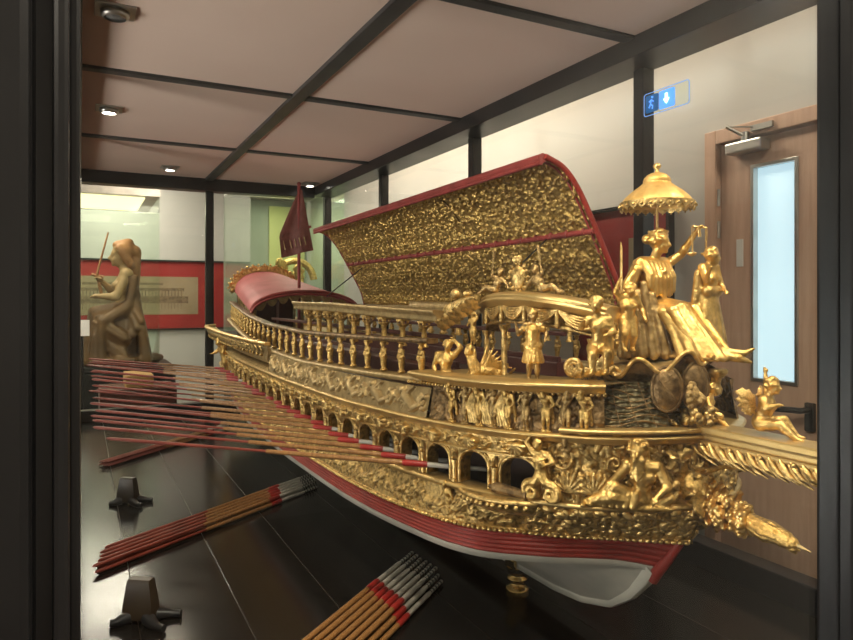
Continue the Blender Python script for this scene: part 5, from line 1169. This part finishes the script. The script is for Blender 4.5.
# reclining putti and cartouche on the portal
J = pose(pel=(0, 0, .10), chs=(-.10, -.01, .26), hed=(-.16, -.03, .48), shL=(-.05, -.02, .36), shR=(-.20, -.01, .32), elL=(.03, -.1, .40), haL=(.0, -.1, .56), elR=(-.30, -.02, .24), haR=(-.36, -.04, .14), hipL=(.04, -.03, .10), hipR=(.02, .02, .10), knL=(.22, -.05, .16), knR=(.24, .01, .10), ftL=(.40, -.05, .02), ftR=(.44, .02, .04))
S = human(J, (0, -1, 0), hair='curly', fat=1.25, hs=1.25)+[('c', (0, -.1, .56), (-.05, -.12, .95), .02, .04)]
me_rec = fuse(S, .02, 3, 'reclining putto'); me_rec.materials.append(M['fig_dark'])
p = arcp(.30, -.012, .018); o = put('putto', me_rec, None, ship, p, -1.15, .10); o.scale = (-.10, .10, .10)
p = arcp(.70, -.012, .018); put('putto', me_rec, None, ship, p, -1.15, .10)
b = MB(); p = arcp(.5, -.02, .02); R = Matrix.Rotation(-1.2, 3, 'Z'); b.ball(p+V((0, 0, .030)), (.020, .008, .026), 16, 10, R)
for i in range(14): a = 2*PI*i/14; b.ball(p+V((0, 0, .030))+R @ V((.023*math.cos(a), 0, .029*math.sin(a))), .005, 8, 5)
for i in range(5): b.leaf(p+V((0, 0, .055)), R @ V((-.5+.25*i, 0, 1)), R @ V((0, -1, 0)), .024, .007, .4)
sp('cartouche', b, 'gold_carved', pc_)
# ---- warrior statue under the portal
J = pose(elL=(.19, .02, .68), haL=(.17, -.06, .60), elR=(-.20, -.02, .66), haR=(-.23, -.08, .80))
wp = at(533, 382, .797); S = human(J, (.05, -1, 0), hair='short', fat=1.15, hs=1.1)
wa = put('warrior', fuse(S, .016, 3, 'warrior'), 'fig_dark', ship, wp, -.75, .142)
S = [('c', (0, -.01, .73), (0, -.01, .5), .105, .095), ('c', (-.09, 0, .79), (-.14, 0, .74), .05, .05), ('c', (.09, 0, .79), (.14, 0, .74), .05, .05), ('c', (-.05, -.01, .505), (.05, -.01, .505), .085, .085)]
for i in range(14): a = 2*PI*i/14; S.append(('c', (.085*math.cos(a), .075*math.sin(a), .50), (.135*math.cos(a), .12*math.sin(a), .29), .028, .030))
ar_ = put('tunic', fuse(S, .014, 1, 'tunic'), 'fig_bright', wa); ar_.location = (0, 0, 0)
S = [('e', (0, .005, .965), (.075, .085, .06), None), ('c', (0, -.05, 1.01), (0, .11, 1.0), .02, .028), ('c', (0, .11, 1.0), (0, .14, .9), .028, .015)]
he = put('helmet', fuse(S, .014, 1, 'helmet'), 'fig_gold', wa); he.location = (0, 0, 0)
b = MB(); hw_ = wp+Matrix.Rotation(-.75, 3, 'Z') @ (V((-.23, -.09, 0))*.142); b.tube([hw_, hw_+V((0, 0, .155))], .0022, 6); b.leaf(hw_+V((0, 0, .15)), (0, 0, 1), (-1, 0, 0), .02, .005, .1); sp('spear', b, 'gold', wa)
b = MB(); b.bx(wp.x-.02, wp.x+.02, wp.y-.02, wp.y+.02, wp.z-.008, wp.z+.001, .002); sp('statue_base', b, 'gold', wa)
# ---- torso of a bathing man at the rail, winged sphinx behind him
J = pose(pel=(0, 0, .44), chs=(0, -.02, .66), hed=(.05, -.05, .88), shL=(.13, 0, .74), shR=(-.13, 0, .74), elL=(.25, -.03, .86), haL=(.13, -.06, .99), elR=(-.19, -.02, .56), haR=(-.1, -.13, .44))
S = human(J, (.1, -1, 0), hair='curly', fat=1.3, hs=1.15, legs=False)+[('e', (0, 0, .40), (.16, .12, .07), None), ('c', (0, 0, .44), (0, .05, .38), .12, .13)]
S = [(k, V(a)+V((0, 0, -.34)), *r) if k == 'e' else ('c', V(a)+V((0, 0, -.34)), V(r[0])+V((0, 0, -.34)), *r[1:]) for (k, a, *r) in S]
q = at(446, 381, .752); put('bathing_man', fuse(S, .014, 3, 'bathing man'), 'fig_gold', ship, q, -.85, .152)
S = [('e', (0, 0, .28), (.22, .42, .19), None), ('c', (0, -.30, .30), (0, -.44, .62), .19, .13), ('e', (.09, .30, .20), (.14, .22, .18), None), ('e', (-.09, .30, .20), (.14, .22, .18), None), ('c', (.09, -.36, .30), (.09, -.62, .05), .08, .06), ('c', (-.09, -.36, .30), (-.09, -.62, .05), .08, .06),
     ('c', (.12, .3, .08), (.13, -.05, .05), .08, .06), ('c', (-.12, .3, .08), (-.13, -.05, .05), .08, .06), ('c', (0, .6, .15), (.2, .7, .35), .05, .035), ('e', (0, 0, .02), (.3, .66, .035), None)]
hs_ = []; head_shapes(hs_, (0, -.48, .82), (0, -1, 0), 2.1, 'long'); S += hs_
for s_ in (-1, 1):
    for k in range(6): S.append(('c', (.12*s_, -.12+.04*k, .42), (.22*s_, .10+.10*k, .92-.11*k), .05, .03))
put('winged_sphinx', fuse(S, .03, 2, 'sphinx'), 'fig_gold', ship, at(487, 382, .80), -1.75, .085)
# ---- upper beak beam with leaf fringe
b = MB(); x0, x1 = XC-.030, XC+.030; yb0, yb1 = .585, .93
b.bx(x0, x1, yb0, yb1, Z(-.246), Z(-.232), .003); b.bx(x0+.006, x1-.006, yb0, yb1, Z(-.258), Z(-.246), .003); b.bx(x0+.002, x1-.002, yb0, yb1, Z(-.266), Z(-.258), .003); sp('beak_beam', b, 'gold_smooth')
b = MB()
rn = random.Random(12)
for sx in (-1, 1):
    for i in range(34):
        y = .60+i*.0098; p = V((XC+sx*(.027-.006*(i % 2)), y+.02, Z(-.262))); k = rn.uniform(.85, 1.15)*(1 if i % 2 else .82)
        b.tube([p, p+V((sx*.004, -.010, -.012))*k, p+V((sx*.006, -.024, -.024))*k, p+V((sx*.003, -.040, -.032))*k], [.0045, .0062, .0052, .0018], 7, True, .6)
        if i % 3 == 0: b.ball(p+V((sx*.003, -.004, -.004)), .0052, 7, 5)
b.tube([(XC, .60, Z(-.270)), (XC, .75, Z(-.274)), (XC, .93, Z(-.285))], [.014, .016, .022], 8)
sp('leaf_fringe', b, 'gold')
# cherub on the beam
J = pose(pel=(0, 0, .17), chs=(.03, -.07, .36), hed=(.03, -.13, .60), shL=(.12, -.05, .44), shR=(-.09, -.09, .44), elL=(.20, .02, .55), haL=(.22, .05, .74), elR=(-.17, -.16, .36), haR=(-.10, -.26, .40), hipL=(.06, -.02, .14), hipR=(-.05, -.03, .14), knL=(.13, -.22, .20), knR=(-.05, -.27, .17), ftL=(.15, -.36, .03), ftR=(-.03, -.43, .03))
S = human(J, (.1, -1, 0), hair='curly', fat=1.35, hs=1.35); ch = put('cherub', fuse(S, .014, 2, 'cherub'), 'fig_gold', ship, (XC, .755, Z(-.234)), .15, .142)
b = MB()
for s_ in (-1, 1):
    for k in range(5): b.leaf(V((.05*s_, .03, .44-.02*k)), (.75*s_, .55, .25-.22*k), (0, -1, .2), .30-.03*k, .07, .3)
w_ = b.mesh('wings'); wo = put('wings', w_, 'gold_bright', ch); wo.location = (0, 0, 0)
# ---- lower ram: bearded mask, garland of blossoms, veiled head, spike
ra = V((XC, .90, Z(-.372))); rb = at(798, 546, XC); ax = rb-ra
S = [('e', (0, 0, 0), (.55, .6, .62), None)]; head_shapes(S, (0, -.15, .05), (.2, -1, 0), 6.5, 'curly', .8)
put('prow_mask', fuse(S, .055, 2, 'prow mask'), 'fig_gold', ship, at(692, 487, XC-.03), -.25, .052)
b = MB(); rn = random.Random(3)
for i in range(120):
    t = rn.uniform(.0, .58); a = rn.uniform(0, 2*PI); r = .027-.012*t; p = ra+ax*t+V((r*math.cos(a), 0, r*math.sin(a))); q = rn.uniform(.007, .0115); b.ball(p, q, 8, 6)
    for k in range(4): w = 2*PI*k/4+i; b.ball(p+V((q*.8*math.cos(w), -q*.4, q*.8*math.sin(w))), q*.5, 6, 5)
for i in range(26): t = rn.uniform(0, .52); a = rn.uniform(0, 2*PI); p = ra+ax*t+V((.022*math.cos(a), 0, .022*math.sin(a))); b.leaf(p, V((.6*math.cos(a), -.7, .6*math.sin(a))), (math.cos(a), 0, math.sin(a)), .030, .009, .6)
sp('garland', b, 'gold_bright')
S = []
k0 = .46
for i in range(12):
    a = 2*PI*i/12; S.append(('c', V((.20*math.cos(a), .85, .20*math.sin(a))), V((.30*math.cos(a+.5), .1, .26*math.sin(a+.5))), .09, .08)); S.append(('c', V((.30*math.cos(a+.5), .1, .26*math.sin(a+.5))), V((.16*math.cos(a+.8), -.5, .14*math.sin(a+.8)+.06)), .08, .06))
S += [('c', (0, .9, 0), (0, -.4, 0), .2, .26), ('e', (0, -.45, .0), (.24, .3, .24), None)]; head_shapes(S, (0, -.62, -.04), (.15, -1, -.1), 3.2, 'none')
vh = put('veiled_head', fuse(S, .028, 1, 'veiled head'), 'fig_bright', ship, ra+ax*.78, 0, .058); dd = ax.normalized()
vh.rotation_euler = (math.atan2(-dd.z, -dd.y) if False else math.asin(-dd.z)*-1*-1, 0, .0)
b = MB(); b.tube([ra+ax*.95, ra+ax*1.10], [.005, .0012], 8); b.tube([ra+V((0, .04, 0)), ra+ax*.9], [.02, .014], 8); sp('ram_spike', b, 'gold_pale')
# bird and small figure over the mask
S = [('c', (0, 0, 0), (.5, -.9, .35), .22, .16), ('c', (.5, -.9, .35), (.75, -1.5, .30), .14, .07), ('c', (0, 0, 0), (-.2, .4, -.3), .2, .1), ('c', (.1, -.1, -.05), (.55, -.6, -.55), .12, .07)]
put('sea_bird', fuse(S, .05, 2, 'sea bird'), 'fig_bright', ship, at(700, 472, XC-.01), .35, .036)
S = human(pose(pel=(0, 0, .2), hed=(0, -.15, .7), chs=(0, -.08, .45), shL=(.1, -.08, .54), shR=(-.1, -.08, .54), haL=(.12, -.3, .4), elL=(.17, -.15, .42), elR=(-.2, -.1, .5), haR=(-.2, -.25, .6), hipL=(.05, 0, .2), hipR=(-.05, 0, .2), knL=(.1, -.2, .22), knR=(-.08, -.22, .2), ftL=(.1, -.25, .03), ftR=(-.08, -.27, .02)), hair='curly', fat=1.3, hs=1.3, hands=False)
put('putto', fuse(S, .024, 2, 'small putto'), 'fig_gold', ship, at(700, 490, XC-.005), .3, .07)
b = MB(); rn = random.Random(18)
for i in range(170):
    q = rn.uniform(UL+.004, .998); t = rn.uniform(0, .80); d = out_dir(q, .5*t); z = -.394-.062*t; p = P1(q, .05+(float(w_bot(q))-.05)*t, .006, z); a = rn.uniform(0, PI); tx = V((-d.y, d.x, 0))*math.cos(a)+V((0, 0, 1))*math.sin(a)
    R = Matrix((tx, d, tx.cross(d))).transposed(); k = rn.uniform(.7, 1.25)
    if q < UL+.02 and t > .4: continue
    b.ball(p+d*.004, (.0125*k, .0095*k, .0072*k), 10, 7, R)
sp('acanthus_lobes', b, 'gold')
# foliage over the bow crest round the river god
b = MB(); rn = random.Random(8)
for i in range(46):
    q = rn.uniform(u_of_px(600, -.3), .997); z = rn.uniform(-.385, -.262); d = out_dir(q)
    if abs(q-UG) < .018 and z < -.28: continue
    b.leaf(P1(q, 0, .010, z), (d.y*rn.uniform(-1, 1), -d.x*rn.uniform(-1, 1), rn.uniform(-.4, 1)), d, rn.uniform(.03, .05), rn.uniform(.009, .014), .9)
sp('bow_foliage', b, 'gold')
# ---- banner on its staff
p0 = at(299, 300, XC); p0 = V((XC, p0.y, Z(-.02))); fl_top = at(301, 184, XC); dd = SN*XC+CS*p0.y; ztp = EZ+(298-184)*dd/F
b = MB(); b.tube([(XC, p0.y, Z(-.2)), (XC, p0.y, ztp)], .0085, 10); b.ball((XC, p0.y, ztp), .011, 10, 8); stf = sp('banner_staff', b, 'red_wood')
def fpt(u_, v_, w=0.):
    """banner sheet in picture proportions, standing in the plane across the view"""
    s = (u_-300)*dd/F; return V((XC+s*.90-w*.43, p0.y-s*.43-w*.9, EZ+(298-v_)*dd/F))
top_, lft, rgt = (301, 187), (280, 238), (314, 250)
rows = []
for t in np.linspace(0, 1, 18):
    l_ = (301-20.5*min(1, t/.68)**.9+2.5*max(0, t-.68)/.32, 189+(258-189)*t) ; r_ = (303+(314-303)*t, 190+(250-190)*t)
    rows.append([fpt(l_[0]+(r_[0]-l_[0])*k, l_[1]+(r_[1]-l_[1])*k, .010*math.sin(k*9+t*2)*t+.004) for k in np.linspace(0, 1, 26)])
b = MB(); G = np.array(rows); b.grid(G); G3 = G+np.array([.004, .008, 0]); b.grid(G3, flip=True); edge = list(G[:, 0])+list(G[-1])+list(G[::-1, -1]); 
bn = sp('banner', b, 'banner', stf); bn['label'] = 'brown red banner with pale streaks'
b = MB()
for k in (.15, .32, .48, .64, .8):
    a_ = rows[13][int(k*25)]; c_ = rows[17][min(25, int(k*25)+1)]; b.tube([a_+V((-.003, -.006, 0)), lerp(a_, c_, .55)+V((-.003, -.006, 0))], .0025, 5)
sp('banner_fringe', b, 'gold_pale', bn)
b = MB(); b.tube([(XC, p0.y, EZ+(298-232)*dd/F), (XC+.06, p0.y-.02, EZ+(298-226)*dd/F)], .007, 8); sp('staff_arm', b, 'red_wood', stf)
# ---- brass supports
for y, lb in ((1.47, 'turned brass support under the forward keel of the ship'), (3.4, 'turned brass support under the after keel of the ship')):
    e = empty('brass_support', (XC, y, CZ0), lb, 'support', 'brass supports under the keel'); c = V((XC, y, CZ0))
    b = MB(); b.lathe([(.030, 0), (.031, .004), (.030, .010), (.020, .014), (.014, .020), (.016, .026), (.026, .030), (.027, .036), (.018, .040), (.020, .048), (.028, .058), (.029, .0655)], c, 28); b.build('pedestal', 'brass', e)
    b = MB()
    for sx in (-1, 1): b.bx(XC+sx*.021-.0055, XC+sx*.021+.0055, y-.02, y+.02, CZ0+.0655, CZ0+.088, .002)
    b.build('saddle', 'brass', e)
# ================================================================== OARS
def oar_meshes(L):
    """along +X: handle at 0, blade at L"""
    out = {}
    r = .0068
    b = MB(); b.tube([(.0, 0, 0), (.012, 0, 0), (.09*L+.05, 0, 0), (.150*L, 0, 0)], [r*.75, r*1.0, r*1.05, r*1.1], 8); out['handle'] = (b.mesh('handle'), 'oar_white')
    b = MB(); b.tube([(.150*L, 0, 0), (.155*L, 0, 0), (.208*L, 0, 0), (.212*L, 0, 0)], [r*1.1, r*1.3, r*1.3, r*1.1], 8); out['grip_band'] = (b.mesh('grip band'), 'oar_grip')
    b = MB(); b.tube([(.212*L, 0, 0), (.56*L, 0, 0)], [r*1.1, r*.95], 8); out['shaft'] = (b.mesh('shaft'), 'oar_wood')
    b = MB(); b.tube([(.56*L, 0, 0), (.60*L, 0, 0), (.72*L, 0, 0), (.9*L, 0, 0), (.99*L, 0, 0), (L, 0, 0)], [r*.95, r*1.0, r*1.15, r*1.25, r*1.2, r*.5], 8, True, .62); out['blade'] = (b.mesh('blade'), 'oar_red')
    b = MB(); b.tube([(-.085, 0, 0), (-.08, 0, 0), (.0, 0, 0)], [r*.5, r*.85, r*.8], 8); out['pierced_tip'] = (b.mesh('pierced tip'), 'oar_tip')
    return out
OM = oar_meshes(.93)
for nme, (me, m) in OM.items(): me.materials.append(M[m])
def oar(p, d, label, group, tip=True, roll=0.):
    d = V(d).normalized(); e = empty('oar', p, label, 'oar', group); e.rotation_mode = 'QUATERNION'; e.rotation_quaternion = d.to_track_quat('X', 'Z') @ Euler((roll, 0, 0)).to_quaternion()
    for k, (me, m) in OM.items():
        if k == 'pierced_tip' and not tip: continue
        o = bpy.data.objects.new(k, me); COL.objects.link(o); o.parent = e
    e.scale = (.965, .92, .92) if tip else (1, .80, .80)
    return e
rnd = random.Random(77); cnt = 0
for i, q in enumerate(bays[2:23]):
    y = float(plan(q)[0]); pin = P1(q-.0005, 0, -.008, -.357); 
    tip = V((.050+rnd.uniform(-.016, .012), pin.y+.50+rnd.uniform(-.035, .035), EZ-.335+rnd.uniform(-.012, .012)-.012*min(1, i/8)))
    d = (tip-pin).normalized(); L = (tip-pin).length; p = tip-d*(.93 if i == 0 else .962)
    oar(p, d, f'rowing oar run out through the {ORD[i]} oared port counted from the bow', 'oars run out from the ship side', tip=False, roll=rnd.uniform(-.4, .4)).scale = (1.0 if i == 0 else 1.045, .80, .80)
# loose bundles on the case floor
def bundle(p, ang, rows_, spc, words, tips, jit=.006):
    d = V((math.cos(ang), math.sin(ang), 0)); sd = V((-d.y, d.x, 0)); k = 0
    for r_, n_ in enumerate(rows_):
        for i in range(n_):
            q = p+sd*(spc*(i+.5*(r_ % 2)))+d*rnd.uniform(-jit, jit)+V((0, 0, CZ0-p.z+.0092+.0150*r_))
            oar(q, d, f'loose oar {words[0]}, {ORD[i]} from viewer, {("bottom", "second", "third")[r_]} layer', words[1], tips)
    return
def fl(u_, v_): d = F*(EZ-CZ0)/(v_-298); k = (u_-UV0)*CS/F*d; x = k; y = (d-SN*x)/CS; return V((x, y, CZ0))
def bund(tipA, tipB, far, rows_, words):
    """tipA, tipB: handle tips of the first and last oar; far: blade end of the first"""
    a, c, e = fl(*tipA), fl(*tipB), fl(*far); d = (e-a).normalized(); sd = V((-d.y, d.x, 0)); w = (c-a).dot(sd); skew = (c-a).dot(d)
    n0 = rows_[0]
    for r_, n_ in enumerate(rows_):
        for i in range(n_):
            t = (i+.5*r_)/(n0-1); q = a+sd*(w*t)+d*(skew*t+.085+rnd.uniform(-.006, .006))+V((0, 0, .0092+.0135*r_))
            oar(q, d, f'loose oar {words[0]}, {ORD[i]} from {words[2]}, {("bottom", "second", "third")[r_]} layer', words[1], True)
bund((317, 489), (312, 478), (97, 575), (6, 5), ('of the bundle beside the hull', 'bundle of oars beside the hull', 'viewer'))
bund((442, 584), (408, 562), (386, 641), (8, 7, 6), ('of the bundle in front of the ship', 'bundle of oars before the ship', 'hull'))
a = fl(98, 467); d = (fl(186, 440)-a).normalized(); bundle(a+d*.93, math.atan2(-d.y, -d.x), (4, 3), .019, ('of the bundle under the run-out oars', 'bundle of oars under the run-out oars'), False)
# ---- oar rests: slanted black blocks on splayed feet
def rest(p, yaw, label, k=1.0):
    e = empty('oar_rest', p, label, 'oar rest', 'black wooden oar rests', yaw)
    R = Matrix.Rotation(yaw, 3, 'Z')
    def tp(v): return V(p)+R @ (V(v)*k)
    b = MB(); w0, w1, t0, t1, h = .036, .026, .020, .012, .100
    ring = [[tp((sx*w, sy*t, z)) for sx, sy in ((-1, -1), (1, -1), (1, 1), (-1, 1))] for (w, t, z) in ((w0*.9, t0, .012), (w0, t0, .018), (w0*.95, t0*.8, .05), (w1*1.05, t1*1.05, h-.006), (w1, t1*.85, h))]
    vs = [q for r in ring for q in r]; fs = [(i*4+j, i*4+(j+1) % 4, (i+1)*4+(j+1) % 4, (i+1)*4+j) for i in range(4) for j in range(4)]+[(3, 2, 1, 0), (16, 17, 18, 19)]; b.add(vs, fs, False)
    body = b.build('block', 'stain_wood', e, p); body.rotation_euler = (0, 0, 0)
    # undo the parent's turn for geometry already turned
    body.matrix_parent_inverse = Matrix.Rotation(-yaw, 4, 'Z')
    for (sx, sy) in ((-1, -1), (1, -1), (1, 1), (-1, 1)):
        e_ = 1 if sx > 0 else .45
        b = MB(); b.tube([tp((sx*.022, sy*.010, .016)), tp((sx*(.026+.014*e_), sy*.022, .013)), tp((sx*(.030+.030*e_), sy*.032, .009)), tp((sx*(.032+.046*e_), sy*.036, .009))], [.016, .014, .0095, .009], 10, True, 1.0)
        f = b.build('leg', 'black_frame', e, p); f.matrix_parent_inverse = Matrix.Rotation(-yaw, 4, 'Z')
    return e
rest(fl(128, 504), math.radians(-37), 'small black oar rest between the two oar bundles, by the left glass')
rest(fl(141, 622), math.radians(-37), 'small dark oar rest nearest the viewer, in front of the oar bundle by the hull', 1.05)
# ================================================================== LIGHT, CAMERA
warm = (1, .9, .76)
area(-3.9, 2.0, .95, 4.0, 1.3, 125, (1, .93, .86), (0, -PI/2-.55, 0)).data.spread = 1.5  # added fill lamp at the left window, brightens the case ceiling
area(.3, 8.0, 3.23, .5, 1.2, 60, warm); area(-1.6, 5.4, 3.23, .5, 1.2, 70, warm); area(-1.5, -1.2, 3.23, .5, 1.2, 60, warm); area(1.1, -.6, 3.23, .5, 1.2, 40, warm); area(1.0, 3.5, 3.23, .5, 2.0, 60, warm)  # unseen ceiling lamps; those by door and over case added as fill
area((vx0+vx1)/2, 7.15, vz1-.02, .5, .8, 9, warm); area(1.6, 5.9, ZT-.02, .4, .6, 4, (.95, 1, .8))
w = bpy.data.worlds.new('world'); SC.world = w; w.use_nodes = True; bg = w.node_tree.nodes['Background']; bg.inputs[0].default_value = (.75, .85, .95, 1); bg.inputs[1].default_value = .3
cam = bpy.data.cameras.new('camera'); co = bpy.data.objects.new('camera', cam); COL.objects.link(co)
co.location = (0, 0, EZ); co.rotation_euler = (PI/2, 0, -TH); cam.sensor_fit = 'HORIZONTAL'; cam.sensor_width = 36; cam.lens = 36*F/853; cam.shift_y = -22/853; cam.clip_start = .02
SC.camera = co
SC.view_settings.view_transform = 'Standard'; SC.view_settings.look = 'None'; SC.view_settings.gamma = 1; SC.view_settings.use_curve_mapping = False; SC.view_settings.exposure = 0.0
SC.cycles.max_bounces = 8; SC.cycles.transparent_max_bounces = 16; SC.cycles.use_denoising = True; SC.cycles.sample_clamp_indirect = 2.5; SC.cycles.caustics_reflective = False
